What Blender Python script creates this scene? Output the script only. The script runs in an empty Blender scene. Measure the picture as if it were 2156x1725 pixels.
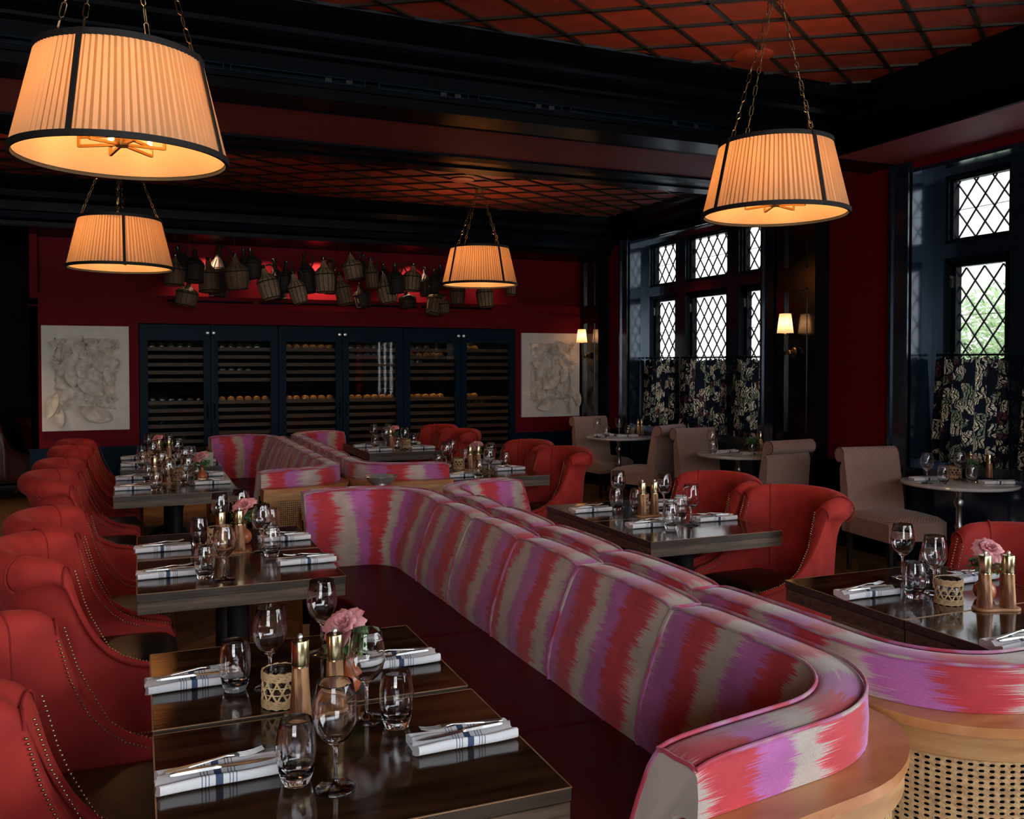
import bpy, bmesh, math, random
from mathutils import Vector, Matrix, noise as mnoise
PI = math.pi
R = math.radians
S = bpy.context.scene
COL = S.collection
rnd = random.Random(7)

# ------------------------------------------------------------------ camera, world, exposure
cam_d = bpy.data.cameras.new('camera'); cam = bpy.data.objects.new('camera', cam_d); COL.objects.link(cam)
cam.location = (0, 0, 1.60); cam.rotation_euler = (R(90 - 1.3), 0, R(-22.5))
cam_d.sensor_width = 36; cam_d.lens = 1900 / 2156 * 36; cam_d.shift_y = -54.4 / 2156
cam_d.clip_start = 0.05; cam_d.clip_end = 200
S.camera = cam
S.view_settings.view_transform = 'Standard'; S.view_settings.look = 'None'
S.view_settings.exposure = 1.25; S.view_settings.gamma = 1.0; S.view_settings.use_curve_mapping = False
try:
    c = S.cycles
    c.max_bounces = 14; c.diffuse_bounces = 4; c.glossy_bounces = 5; c.transmission_bounces = 12
    c.transparent_max_bounces = 24; c.sample_clamp_indirect = 4.0; c.caustics_reflective = False; c.caustics_refractive = False
    c.use_denoising = True
except Exception:
    pass
W = bpy.data.worlds.new('overcast_sky'); S.world = W; W.use_nodes = True
nt = W.node_tree; nt.nodes.clear()
wo = nt.nodes.new('ShaderNodeOutputWorld'); bg = nt.nodes.new('ShaderNodeBackground')
tc = nt.nodes.new('ShaderNodeTexCoord'); sx = nt.nodes.new('ShaderNodeSeparateXYZ'); rp = nt.nodes.new('ShaderNodeValToRGB')
nt.links.new(tc.outputs['Generated'], sx.inputs[0]); nt.links.new(sx.outputs['Z'], rp.inputs[0])
e = rp.color_ramp.elements
e[0].position = 0.0; e[0].color = (0.72, 0.71, 0.70, 1)
e[1].position = 0.9; e[1].color = (1.5, 1.75, 2.2, 1)
x = e.new(0.2); x.color = (0.86, 0.87, 0.90, 1)
nt.links.new(rp.outputs[0], bg.inputs[0]); bg.inputs[1].default_value = 6.5
nt.links.new(bg.outputs[0], wo.inputs[0])

# daylight portals at the windows and lamps of the room
def light(name, kind, loc, energy, color, size=0.1, rot=(0, 0, 0), portal=False, sy=None, spot=None, blend=0.5):
    l = bpy.data.lights.new(name, kind); l.energy = energy; l.color = color
    o = bpy.data.objects.new(name, l); COL.objects.link(o); o.location = loc; o.rotation_euler = rot
    if kind == 'AREA':
        l.size = size
        if sy: l.shape = 'RECTANGLE'; l.size_y = sy
        l.cycles.is_portal = portal
    elif kind == 'SPOT':
        l.spot_size = spot; l.spot_blend = blend; l.shadow_soft_size = size
    else:
        l.shadow_soft_size = size
    return o
WIN_Y = [(9.92, 7.29), (5.45, 2.82)]
BAY = (0.98, -3.30)
for a, b in WIN_Y+[BAY]:
    light('window_portal', 'AREA', (6.08, (a + b) / 2, 1.95), 1, (1, 1, 1), a-b, (R(90), 0, R(90)), True, 2.5)
light('window_portal', 'AREA', (-1.9, -3.75, 1.95), 1, (1, 1, 1), 2.8, (R(90), 0, 0), True, 2.5)
light('window_portal', 'AREA', (2.4, -3.75, 2.78), 1, (1, 1, 1), 5.4, (R(90), 0, 0), True, .85)

# ------------------------------------------------------------------ helpers
class MB:
    def __init__(s): s.v = []; s.f = []; s.uv = {}
    def add(s, vs, fs, uvs=None):
        o = len(s.v); s.v += [tuple(p) for p in vs]
        for i, f in enumerate(fs):
            if uvs: s.uv[len(s.f)] = uvs[i]
            s.f.append(tuple(o + k for k in f))
        return s
    def box(s, a, b):
        x0, y0, z0 = a; x1, y1, z1 = b
        if x0 > x1: x0, x1 = x1, x0
        if y0 > y1: y0, y1 = y1, y0
        if z0 > z1: z0, z1 = z1, z0
        return s.add([(x0,y0,z0),(x1,y0,z0),(x1,y1,z0),(x0,y1,z0),(x0,y0,z1),(x1,y0,z1),(x1,y1,z1),(x0,y1,z1)],
              [(0,3,2,1),(4,5,6,7),(0,1,5,4),(1,2,6,5),(2,3,7,6),(3,0,4,7)])
    def prism(s, poly, z0, z1):
        n = len(poly)
        if sum(poly[i][0]*poly[(i+1)%n][1]-poly[(i+1)%n][0]*poly[i][1] for i in range(n)) < 0: poly = poly[::-1]
        return s.add([(p[0],p[1],z0) for p in poly]+[(p[0],p[1],z1) for p in poly],
              [tuple(range(n-1,-1,-1)), tuple(range(n,2*n))]+[(i,(i+1)%n,n+(i+1)%n,n+i) for i in range(n)])
    def bar(s, p, q, w, h, up=(0,0,1)):
        p = Vector(p); q = Vector(q); d = (q-p).normalized(); up = Vector(up)
        if abs(d.dot(up)) > .98: up = Vector((1,0,0))
        r = d.cross(up).normalized()*w/2; u = r.cross(d).normalized()*h/2
        vs = [p-r-u,p+r-u,p+r+u,p-r+u,q-r-u,q+r-u,q+r+u,q-r+u]
        return s.add(vs, [(0,1,2,3),(7,6,5,4),(0,4,5,1),(1,5,6,2),(2,6,7,3),(3,7,4,0)])
    def tube(s, pts, r, n=8, closed=False, cap=True):
        pts = [Vector(p) for p in pts]; m = len(pts)
        rs = r if isinstance(r, (list, tuple)) else [r]*m
        vs = []; prev = None
        for i, p in enumerate(pts):
            if closed: d = pts[(i+1)%m]-pts[i-1]
            else: d = pts[min(i+1,m-1)]-pts[max(i-1,0)]
            d.normalize()
            if prev is None: a = d.orthogonal().normalized()
            else: a = (prev-d*prev.dot(d)); a = a.normalized() if a.length > 1e-6 else d.orthogonal().normalized()
            prev = a; b = d.cross(a)
            for k in range(n):
                t = 2*PI*k/n; vs.append(p+(a*math.cos(t)+b*math.sin(t))*rs[i])
        fs = []
        for i in range(m if closed else m-1):
            j = (i+1)%m
            for k in range(n): fs.append((i*n+k, i*n+(k+1)%n, j*n+(k+1)%n, j*n+k))
        if not closed and cap: fs += [tuple(range(n-1,-1,-1)), tuple((m-1)*n+k for k in range(n))]
        return s.add(vs, fs)
    def lathe(s, prof, c=(0,0,0), n=24, M=None):
        vs = []; m = len(prof)
        for r, z in prof:
            for k in range(n):
                t = 2*PI*k/n; p = Vector((r*math.cos(t), r*math.sin(t), z))
                if M: p = M @ p
                vs.append(p+Vector(c))
        fs = [(i*n+k, i*n+(k+1)%n, (i+1)*n+(k+1)%n, (i+1)*n+k) for i in range(m-1) for k in range(n)]
        return s.add(vs, fs)
    def grid(s, fn, nu, nv, uvfn=None, closed_u=False):
        vs = [fn(i/nu, j/nv) for i in range(nu+1) for j in range(nv+1)]
        fs = []; uvs = []
        for i in range(nu):
            for j in range(nv):
                a = i*(nv+1)+j; fs.append((a, a+nv+1, a+nv+2, a+1))
                if uvfn: uvs.append([uvfn(i/nu,j/nv),uvfn((i+1)/nu,j/nv),uvfn((i+1)/nu,(j+1)/nv),uvfn(i/nu,(j+1)/nv)])
        return s.add(vs, fs, uvs if uvfn else None)
    def ball(s, c, r, n=8, m=6, sc=(1,1,1)):
        prof = [(r*math.sin(PI*i/m), -r*math.cos(PI*i/m)) for i in range(m+1)]
        prof[0] = (1e-5, -r); prof[-1] = (1e-5, r)
        return s.lathe(prof, c, n, Matrix.Diagonal(Vector(sc)))
    def mesh(s, name, mat, smooth=False, merge=False, boxuv=False, fixn=False):
        me = bpy.data.meshes.new(name)
        me.from_pydata(s.v, [], s.f)
        if s.uv or boxuv:
            ul = me.uv_layers.new(name='UVMap')
            for p in me.polygons:
                q = s.uv.get(p.index)
                n = p.normal
                ax = max(range(3), key=lambda k: abs(n[k]))
                for k, li in enumerate(p.loop_indices):
                    if q: ul.data[li].uv = q[k]
                    else:
                        co = me.vertices[me.loops[li].vertex_index].co
                        ul.data[li].uv = (co[1], co[2]) if ax == 0 else (co[0], co[2]) if ax == 1 else (co[0], co[1])
        if merge or fixn:
            b = bmesh.new(); b.from_mesh(me)
            if merge: bmesh.ops.remove_doubles(b, verts=b.verts, dist=1e-5)
            if fixn: bmesh.ops.recalc_face_normals(b, faces=b.faces)
            b.to_mesh(me); b.free()
        if mat: me.materials.append(mat)
        if smooth:
            me.polygons.foreach_set('use_smooth', [True]*len(me.polygons))
            if smooth != 'all':
                try: me.set_sharp_from_angle(angle=R(smooth if smooth is not True and smooth > 1 else 40))
                except Exception: pass
        me.update()
        return me
    def build(s, name, mat, parent=None, smooth=False, **k):
        o = bpy.data.objects.new(name, s.mesh(name, mat, smooth, **k)); COL.objects.link(o)
        if parent: o.parent = parent
        return o
def tag(o, label=None, cat=None, group=None, kind=None):
    if label: o['label'] = label
    if cat: o['category'] = cat
    if group: o['group'] = group
    if kind: o['kind'] = kind
    return o
def empty(name, loc=(0,0,0), rz=0, label=None, cat=None, group=None):
    o = bpy.data.objects.new(name, None); COL.objects.link(o); o.location = loc; o.rotation_euler = (0,0,rz)
    o.empty_display_size = .05
    return tag(o, label, cat, group)
KIDS = {}
def kids(o):
    return [c for c in COL.objects if c.parent == o]
def tree(o):
    return (o, [tree(c) for c in kids(o)])
def copy_tree(t, parent=None):
    o, ch = t
    c = o.copy(); COL.objects.link(c)
    if parent: c.parent = parent; c.matrix_parent_inverse = o.matrix_parent_inverse
    for k in ch: copy_tree(k, c)
    return c
class Proto:
    """first call hands out the original, later calls copies of the thing and all its parts"""
    def __init__(s, root): s.t = tree(root); s.used = False
    def put(s, loc, rz=0, label=None, group=None, rot=None, scale=None):
        if not s.used: o = s.t[0]; s.used = True
        else: o = copy_tree(s.t)
        o.location = loc; o.rotation_euler = rot if rot else (0,0,rz)
        if scale: o.scale = (scale,)*3
        if label: o['label'] = label
        if group: o['group'] = group
        return o
def struct(mb, name, mat, parent=None, **k):
    o = mb.build(name, mat, parent, **k)
    if not parent: o['kind'] = 'structure'
    return o

# ------------------------------------------------------------------ materials
def newmat(name):
    m = bpy.data.materials.new(name); m.use_nodes = True
    n = m.node_tree.nodes; n.clear()
    out = n.new('ShaderNodeOutputMaterial'); b = n.new('ShaderNodeBsdfPrincipled')
    m.node_tree.links.new(b.outputs[0], out.inputs[0])
    return m, n, m.node_tree.links, b
def setp(b, **k):
    for a, v in k.items():
        i = b.inputs.get(a.replace('_', ' '))
        if i is not None: i.default_value = v
def mat(name, c1, c2=None, scale=8, rough=.5, rough2=None, metal=0, stretch=(1,1,1), bump=0, bscale=None, sheen=0, coat=0, rand=0, detail=4, space='Object', spec=.5, contrast=(.35,.65)):
    m, n, l, b = newmat(name)
    setp(b, Roughness=rough, Metallic=metal, Specular_IOR_Level=spec)
    if sheen:
        setp(b, Sheen_Weight=sheen, Sheen_Roughness=.4); b.inputs['Sheen Tint'].default_value = (*[min(1, x*1.6+.1) for x in c1], 1)
    if coat: setp(b, Coat_Weight=coat, Coat_Roughness=.12)
    tc = n.new('ShaderNodeTexCoord'); mp = n.new('ShaderNodeMapping'); mp.inputs['Scale'].default_value = stretch
    l.new(tc.outputs[space], mp.inputs[0])
    c2 = c2 or c1
    nz = n.new('ShaderNodeTexNoise'); nz.inputs['Scale'].default_value = scale; nz.inputs['Detail'].default_value = detail
    l.new(mp.outputs[0], nz.inputs['Vector'])
    cr = n.new('ShaderNodeValToRGB'); cr.color_ramp.elements[0].position = contrast[0]; cr.color_ramp.elements[1].position = contrast[1]
    cr.color_ramp.elements[0].color = (*c1, 1); cr.color_ramp.elements[1].color = (*c2, 1)
    l.new(nz.outputs[0], cr.inputs[0]); col = cr.outputs[0]
    if rand:
        oi = n.new('ShaderNodeObjectInfo'); mr = n.new('ShaderNodeMapRange')
        mr.inputs['To Min'].default_value = 1-rand; mr.inputs['To Max'].default_value = 1+rand*.6
        l.new(oi.outputs['Random'], mr.inputs['Value'])
        hs = n.new('ShaderNodeHueSaturation'); l.new(mr.outputs[0], hs.inputs['Value']); l.new(col, hs.inputs['Color']); col = hs.outputs[0]
    l.new(col, b.inputs['Base Color'])
    if rough2 is not None:
        mr = n.new('ShaderNodeMapRange'); mr.inputs['To Min'].default_value = rough; mr.inputs['To Max'].default_value = rough2
        l.new(nz.outputs[0], mr.inputs['Value']); l.new(mr.outputs[0], b.inputs['Roughness'])
    if bump:
        n2 = n.new('ShaderNodeTexNoise'); n2.inputs['Scale'].default_value = bscale or scale*4; n2.inputs['Detail'].default_value = 3
        l.new(mp.outputs[0], n2.inputs['Vector'])
        bp = n.new('ShaderNodeBump'); bp.inputs['Strength'].default_value = bump; bp.inputs['Distance'].default_value = .004
        l.new(n2.outputs[0], bp.inputs['Height']); l.new(bp.outputs[0], b.inputs['Normal'])
    return m
def math_node(n, l, op, a, b=None, c=None):
    x = n.new('ShaderNodeMath'); x.operation = op
    for i, v in enumerate((a, b, c)):
        if v is None: continue
        if isinstance(v, (int, float)): x.inputs[i].default_value = v
        else: l.new(v, x.inputs[i])
    return x.outputs[0]

M = {}
M['blue_paint'] = mat('navy_gloss_paint', (.0015,.0045,.009), (.002,.006,.011), 3, rough=.25, rough2=.33, bump=.06, bscale=14, spec=.10)
M['window_paint'] = mat('navy_gloss_window_paint', (.006,.014,.026), (.008,.018,.032), 3, rough=.13, rough2=.22, bump=.10, bscale=9, spec=1.0, coat=1.0)
M['panel_paint'] = mat('black_lacquered_panel', (.0014,.0025,.004), (.002,.0032,.005), 3, rough=.14, rough2=.2, bump=.05, bscale=9, spec=.6, coat=.3)
M['window_paint'].node_tree.nodes['Principled BSDF'].inputs['Specular Tint'].default_value = (.45,.68,1,1)
M['black_paint'] = mat('black_gloss_paint', (.0012,.0022,.0036), (.0018,.003,.005), 3, rough=.25, rough2=.33, bump=.06, bscale=12, spec=.10)
M['blue_satin'] = mat('navy_satin_paint', (.0016,.013,.030), (.0022,.016,.035), 3, rough=.42, rough2=.5, spec=.08)
M['red_wall'] = mat('crimson_grasscloth', (.13,.0028,.009), (.17,.0040,.012), 6, rough=.6, rough2=.7, stretch=(1,1,9), bump=.15, bscale=60, spec=.12)
M['red_soffit'] = mat('crimson_painted_soffit', (.24,.030,.036), (.29,.040,.046), 5, rough=.55, rough2=.62, bump=.08, bscale=30, spec=.6)
M['ceil_red'] = mat('red_leather_panel', (.22,.030,.013), (.33,.048,.020), 5, rough=.5, rough2=.6, bump=.25, bscale=70, rand=.25)
M['batten'] = mat('bronze_black_batten', (.014,.012,.008), (.02,.018,.012), 9, rough=.3, rough2=.45)
M['velvet'] = mat('red_velvet', (.32,.012,.010), (.50,.034,.023), 9, rough=.75, rough2=.9, bump=.12, bscale=160, sheen=.28, contrast=(.3,.75))
M['velvet_seam'] = mat('red_velvet_seam', (.24,.008,.008), (.3,.012,.01), 30, rough=.85)
M['velvet_dim'] = mat('dimmed_brown_red_leather', (.05,.006,.004), (.08,.010,.006), 9, rough=.4)  # brown-red chair colour, darkened to carry the side room's dimness
M['leather'] = mat('worn_dark_leather', (.012,.008,.006), (.035,.022,.014), 9, rough=.30, rough2=.45, bump=.25, bscale=50, spec=.3)
M['dark_wood_leg'] = mat('black_stained_wood', (.010,.008,.007), (.018,.013,.010), 10, rough=.35)
M['nail'] = mat('antique_brass_nail', (.50,.40,.26), None, 10, rough=.3, metal=1)
M['table_top'] = mat('dark_walnut_table_top', (.011,.0050,.0028), (.050,.023,.010), 2.2, rough=.08, rough2=.15, stretch=(1.2,9,9), coat=.15, detail=8, bump=.04, bscale=9)
M['table_edge'] = mat('worn_walnut_edge', (.045,.028,.018), (.13,.082,.050), 3, rough=.38, rough2=.5, stretch=(1.5,9,24), detail=6, bump=.15)
M['table_edge_up'] = mat('dark_walnut_edge', (.022,.015,.011), (.055,.036,.024), 3, rough=.33, rough2=.45, stretch=(1.5,9,24), detail=6)
M['edge_wear'] = mat('bare_wood_edge', (.20,.10,.05), (.34,.19,.10), 14, rough=.45)
M['iron'] = mat('black_cast_iron', (.012,.011,.011), (.02,.019,.018), 12, rough=.38, metal=.3, bump=.1)
M['oak'] = mat('honey_oak', (.36,.17,.065), (.52,.28,.115), 2.5, rough=.34, rough2=.46, stretch=(2,2,14), detail=7, bump=.08, bscale=12)
M['oak_top'] = mat('honey_oak_ledge', (.42,.155,.055), (.56,.25,.095), 2.5, rough=.24, rough2=.34, stretch=(2,7,7), detail=7, bump=.05, bscale=8)
M['cane'] = mat('woven_cane', (.42,.24,.11), (.62,.40,.20), 60, rough=.55, bump=.5, bscale=260)
M['seat_leather'] = mat('burgundy_leather', (.060,.0018,.008), (.080,.0030,.011), 6, rough=.42, rough2=.52, bump=.12, bscale=40, spec=.22)
M['marble'] = mat('white_marble', (.62,.60,.57), (.40,.38,.36), 4, rough=.14, detail=8, contrast=(.42,.72))
M['steel'] = mat('brushed_steel', (.45,.45,.44), None, 10, rough=.3, metal=1)
M['chrome'] = mat('polished_chrome', (.82,.81,.79), None, 10, rough=.28, metal=.75)
M['cutlery'] = mat('polished_cutlery', (.46,.45,.43), None, 10, rough=.38, metal=1)
M['brass'] = mat('brushed_brass', (.60,.50,.28), (.52,.44,.24), 40, rough=.24, metal=1, stretch=(1,1,.02))
M['brass_lamp'] = mat('aged_brass', (.50,.28,.08), None, 10, rough=.35, metal=1)
M['bronze'] = mat('dark_bronze_chain', (.16,.11,.06), (.24,.17,.09), 30, rough=.35, metal=1)
M['trim_black'] = mat('black_fabric_tape', (.010,.009,.008), (.014,.012,.010), 50, rough=.7)
M['acacia'] = mat('acacia_wood', (.16,.055,.022), (.56,.30,.14), 15, rough=.4, stretch=(4,4,.5), detail=3, contrast=(.45,.56))
M['acacia_tray'] = mat('acacia_tray', (.34,.15,.06), (.46,.23,.10), 9, rough=.38, stretch=(1,6,1))
M['clay'] = mat('terracotta_glaze', (.42,.10,.035), (.50,.13,.05), 12, rough=.3)
M['rattan'] = mat('rattan', (.52,.33,.16), (.72,.50,.27), 70, rough=.55, bump=.4, bscale=200)
M['rose'] = mat('pink_rose_petal', (.62,.22,.23), (.78,.36,.37), 30, rough=.55, sheen=.2)
M['rose_pale'] = mat('pale_pink_rose_petal', (.75,.45,.46), (.85,.55,.56), 30, rough=.55)
M['leaf_blue'] = mat('eucalyptus_leaf', (.09,.20,.14), (.15,.28,.20), 30, rough=.5)
M['leaf_green'] = mat('green_foliage', (.05,.14,.03), (.16,.30,.07), 60, rough=.5)
M['plaster'] = mat('ivory_plaster_canvas', (.76,.71,.65), (.82,.77,.71), 12, rough=.7, bump=.15, bscale=90)
M['plaster_relief'] = mat('plaster_relief', (.62,.53,.43), (.86,.80,.72), 13, rough=.65, bump=.3, bscale=60)  # tan patches put crevice shade into the relief colour
M['wicker'] = mat('wicker_light', (.24,.14,.07), (.46,.30,.16), 80, rough=.6)
M['glass_dark'] = mat('dark_bottle_glass', (.010,.013,.008), (.018,.022,.012), 12, rough=.12, coat=.3)
M['bottle_amber_lit'] = mat('amber_lit_bottle_glass', (.22,.10,.025), (.30,.15,.04), 12, rough=.15)  # amber light on the bottles is put into the glass colour
M['rack_wood'] = mat('rack_front_wood', (.12,.052,.020), (.20,.095,.038), 6, rough=.45, stretch=(1,9,9))
M['cab_dark'] = mat('cabinet_lining', (.004,.004,.004), None, 5, rough=.7, spec=.1)
M['candle'] = mat('white_wax', (.75,.72,.65), None, 5, rough=.5)
M['card'] = mat('menu_card', (.40,.45,.30), None, 5, rough=.6)
M['lead'] = mat('lead_came', (.02,.016,.013), (.03,.022,.018), 20, rough=.45, metal=.2)
M['tree_bark'] = mat('bark', (.10,.08,.06), (.16,.13,.10), 12, rough=.9)
M['tree_leaf'] = mat('overexposed_leaves', (.30,.44,.16), (.50,.62,.30), 3, rough=.6)  # outdoor overexposure is put into the pale leaf colour
M['pavement'] = mat('pale_paving', (.45,.44,.42), (.52,.51,.49), 2, rough=.8)
M['parquet'] = mat('oak_parquet', (.11,.055,.022), (.21,.115,.048), 3, rough=.27, rough2=.4, stretch=(1.5,14,14), rand=.35, detail=6, bump=.08, bscale=10)
M['floor_base'] = mat('dark_subfloor', (.02,.012,.008), None, 5, rough=.7)
M['shutter'] = mat('dark_brown_panelling', (.010,.0035,.003), (.014,.005,.004), 4, rough=.7, spec=.1)

def glass(name, tint=(1,1,1), rough=0.0, ior=1.45):
    m, n, l, b = newmat(name); n.remove(b)
    g = n.new('ShaderNodeBsdfGlass'); g.inputs['Color'].default_value = (*tint, 1); g.inputs['Roughness'].default_value = rough; g.inputs['IOR'].default_value = ior
    l.new(g.outputs[0], n['Material Output'].inputs[0]); return m
M['glass'] = glass('clear_glass', (1,1,1), 0.0, 1.52)
M['candle_glass'] = glass('candle_glass', (.95,.96,.97))
def pane_mat(name, f0=.035, tint=(1,1,1)):
    m, n, l, b = newmat(name); n.remove(b)
    t = n.new('ShaderNodeBsdfTransparent'); t.inputs[0].default_value = (*tint, 1)
    g = n.new('ShaderNodeBsdfGlossy'); g.inputs['Roughness'].default_value = .02
    ge = n.new('ShaderNodeNewGeometry'); vm = n.new('ShaderNodeVectorMath'); vm.operation = 'DOT_PRODUCT'
    l.new(ge.outputs['Normal'], vm.inputs[0]); l.new(ge.outputs['Incoming'], vm.inputs[1])
    c_ = math_node(n,l,'SUBTRACT', 1.0, math_node(n,l,'ABSOLUTE', vm.outputs['Value']))
    f_ = math_node(n,l,'ADD', f0, math_node(n,l,'MULTIPLY', math_node(n,l,'POWER', c_, 5.0), .9))
    mx = n.new('ShaderNodeMixShader'); l.new(f_, mx.inputs[0]); l.new(t.outputs[0], mx.inputs[1]); l.new(g.outputs[0], mx.inputs[2])
    l.new(mx.outputs[0], n['Material Output'].inputs[0]); return m
M['pane'] = pane_mat('leaded_window_glass', tint=(.345,.345,.34))
M['clear_pane'] = pane_mat('clear_window_glass', tint=(.97,.98,.98))
M['cab_glass'] = pane_mat('cabinet_glass', .014, tint=(.8,.82,.82))
def shade_mat(name, col, trans=.5, glow=0):
    m, n, l, b = newmat(name); n.remove(b)
    d = n.new('ShaderNodeBsdfDiffuse'); d.inputs[0].default_value = (*col, 1)
    t = n.new('ShaderNodeBsdfTranslucent'); t.inputs[0].default_value = (*col, 1)
    mx = n.new('ShaderNodeMixShader'); mx.inputs[0].default_value = trans
    l.new(d.outputs[0], mx.inputs[1]); l.new(t.outputs[0], mx.inputs[2])
    l.new(mx.outputs[0], n['Material Output'].inputs[0]); return m
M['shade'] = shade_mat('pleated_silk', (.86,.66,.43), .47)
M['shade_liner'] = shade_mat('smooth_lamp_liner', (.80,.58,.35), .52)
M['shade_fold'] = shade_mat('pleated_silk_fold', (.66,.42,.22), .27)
M['sconce_shade'] = shade_mat('small_linen_shade', (.85,.68,.52), .5)
m, n, l, b = newmat('lamp_bulb'); setp(b, Emission_Strength=7.0); b.inputs['Emission Color'].default_value = (1,.62,.28,1); b.inputs['Base Color'].default_value = (1,.8,.6,1); M['bulb'] = m

def ikat():
    m, n, l, b = newmat('ikat_velvet'); setp(b, Roughness=.78, Sheen_Weight=.3, Sheen_Roughness=.4)
    tc = n.new('ShaderNodeTexCoord'); sp = n.new('ShaderNodeSeparateXYZ'); l.new(tc.outputs['UV'], sp.inputs[0])
    u, v = sp.outputs[0], sp.outputs[1]
    def nz(su, sv, sc, det, off=0):
        cb = n.new('ShaderNodeCombineXYZ')
        l.new(math_node(n,l,'MULTIPLY',u,su), cb.inputs[0]); l.new(math_node(n,l,'MULTIPLY',v,sv), cb.inputs[1]); cb.inputs[2].default_value = off
        t = n.new('ShaderNodeTexNoise'); t.inputs['Scale'].default_value = sc; t.inputs['Detail'].default_value = det
        l.new(cb.outputs[0], t.inputs['Vector']); return t.outputs[0]
    streak = math_node(n,l,'ADD', math_node(n,l,'MULTIPLY', math_node(n,l,'SUBTRACT', nz(9,330,1,5), .5), .17), math_node(n,l,'MULTIPLY', math_node(n,l,'SUBTRACT', nz(6,60,1,3,5), .5), .10))
    blob = math_node(n,l,'MULTIPLY', math_node(n,l,'SUBTRACT', nz(5,5,1,2,3), .5), .14)
    uu = math_node(n,l,'ADD', math_node(n,l,'ADD', u, streak), blob)
    fr = math_node(n,l,'FRACT', math_node(n,l,'DIVIDE', uu, .335))
    cr = n.new('ShaderNodeValToRGB'); e = cr.color_ramp.elements
    P = (.45,.12,.35,1); RD = (.50,.032,.045,1); CR = (.47,.39,.34,1); PK = (.62,.14,.16,1)
    e[0].position = 0; e[0].color = P; e[1].position = 1; e[1].color = P
    for pos, c in ((.27,P),(.34,RD),(.60,RD),(.66,PK),(.69,CR),(.93,CR)):
        q = e.new(pos); q.color = c
    l.new(fr, cr.inputs[0])
    # worn weave: threads of a paler tone showing through
    wv = nz(900,160,1,2,7); mott = nz(9,9,1,4,11)
    mr = n.new('ShaderNodeMapRange'); mr.inputs['From Min'].default_value = .3; mr.inputs['From Max'].default_value = .7; mr.inputs['To Min'].default_value = .62; mr.inputs['To Max'].default_value = 1.30
    l.new(math_node(n,l,'MULTIPLY',math_node(n,l,'ADD',wv,mott),.5), mr.inputs['Value'])
    hs = n.new('ShaderNodeHueSaturation'); l.new(cr.outputs[0], hs.inputs['Color']); l.new(mr.outputs[0], hs.inputs['Value'])
    l.new(hs.outputs[0], b.inputs['Base Color'])
    bp = n.new('ShaderNodeBump'); bp.inputs['Strength'].default_value = .2; bp.inputs['Distance'].default_value = .002
    l.new(wv, bp.inputs['Height']); l.new(bp.outputs[0], b.inputs['Normal'])
    return m
M['ikat'] = ikat()
def piping():
    m, n, l, b = newmat('ikat_piping'); setp(b, Roughness=.7, Sheen_Weight=.2)
    tc = n.new('ShaderNodeTexCoord'); t = n.new('ShaderNodeTexNoise'); t.inputs['Scale'].default_value = 9; l.new(tc.outputs['Object'], t.inputs['Vector'])
    cr = n.new('ShaderNodeValToRGB'); e = cr.color_ramp.elements; cr.color_ramp.interpolation = 'EASE'
    e[0].position = .38; e[0].color = (.42,.03,.06,1); e[1].position = .62; e[1].color = (.42,.32,.29,1); q = e.new(.5); q.color = (.42,.12,.26,1)
    l.new(t.outputs[0], cr.inputs[0]); l.new(cr.outputs[0], b.inputs['Base Color']); return m
M['piping'] = piping()
def lattice():
    m, n, l, b = newmat('geometric_weave'); setp(b, Roughness=.8, Sheen_Weight=.15)
    tc = n.new('ShaderNodeTexCoord'); sp = n.new('ShaderNodeSeparateXYZ'); l.new(tc.outputs['UV'], sp.inputs[0])
    a = math_node(n,l,'ABSOLUTE', math_node(n,l,'SUBTRACT', math_node(n,l,'FRACT', math_node(n,l,'DIVIDE', sp.outputs[0], .024)), .5))
    c = math_node(n,l,'ABSOLUTE', math_node(n,l,'SUBTRACT', math_node(n,l,'FRACT', math_node(n,l,'DIVIDE', sp.outputs[1], .027)), .5))
    d = math_node(n,l,'ADD', a, c)   # 0 centre, .5 diamond edge, 1 corner
    d2 = math_node(n,l,'PINGPONG', d, .5)
    cr = n.new('ShaderNodeValToRGB'); e = cr.color_ramp.elements; cr.color_ramp.interpolation = 'CONSTANT'
    dk = (.12,.008,.016,1); cm = (.82,.62,.50,1)
    e[0].position = 0; e[0].color = dk; e[1].position = .20; e[1].color = cm
    q = e.new(.37); q.color = dk
    l.new(d2, cr.inputs[0]); l.new(cr.outputs[0], b.inputs['Base Color']); return m
M['lattice'] = lattice()
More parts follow.
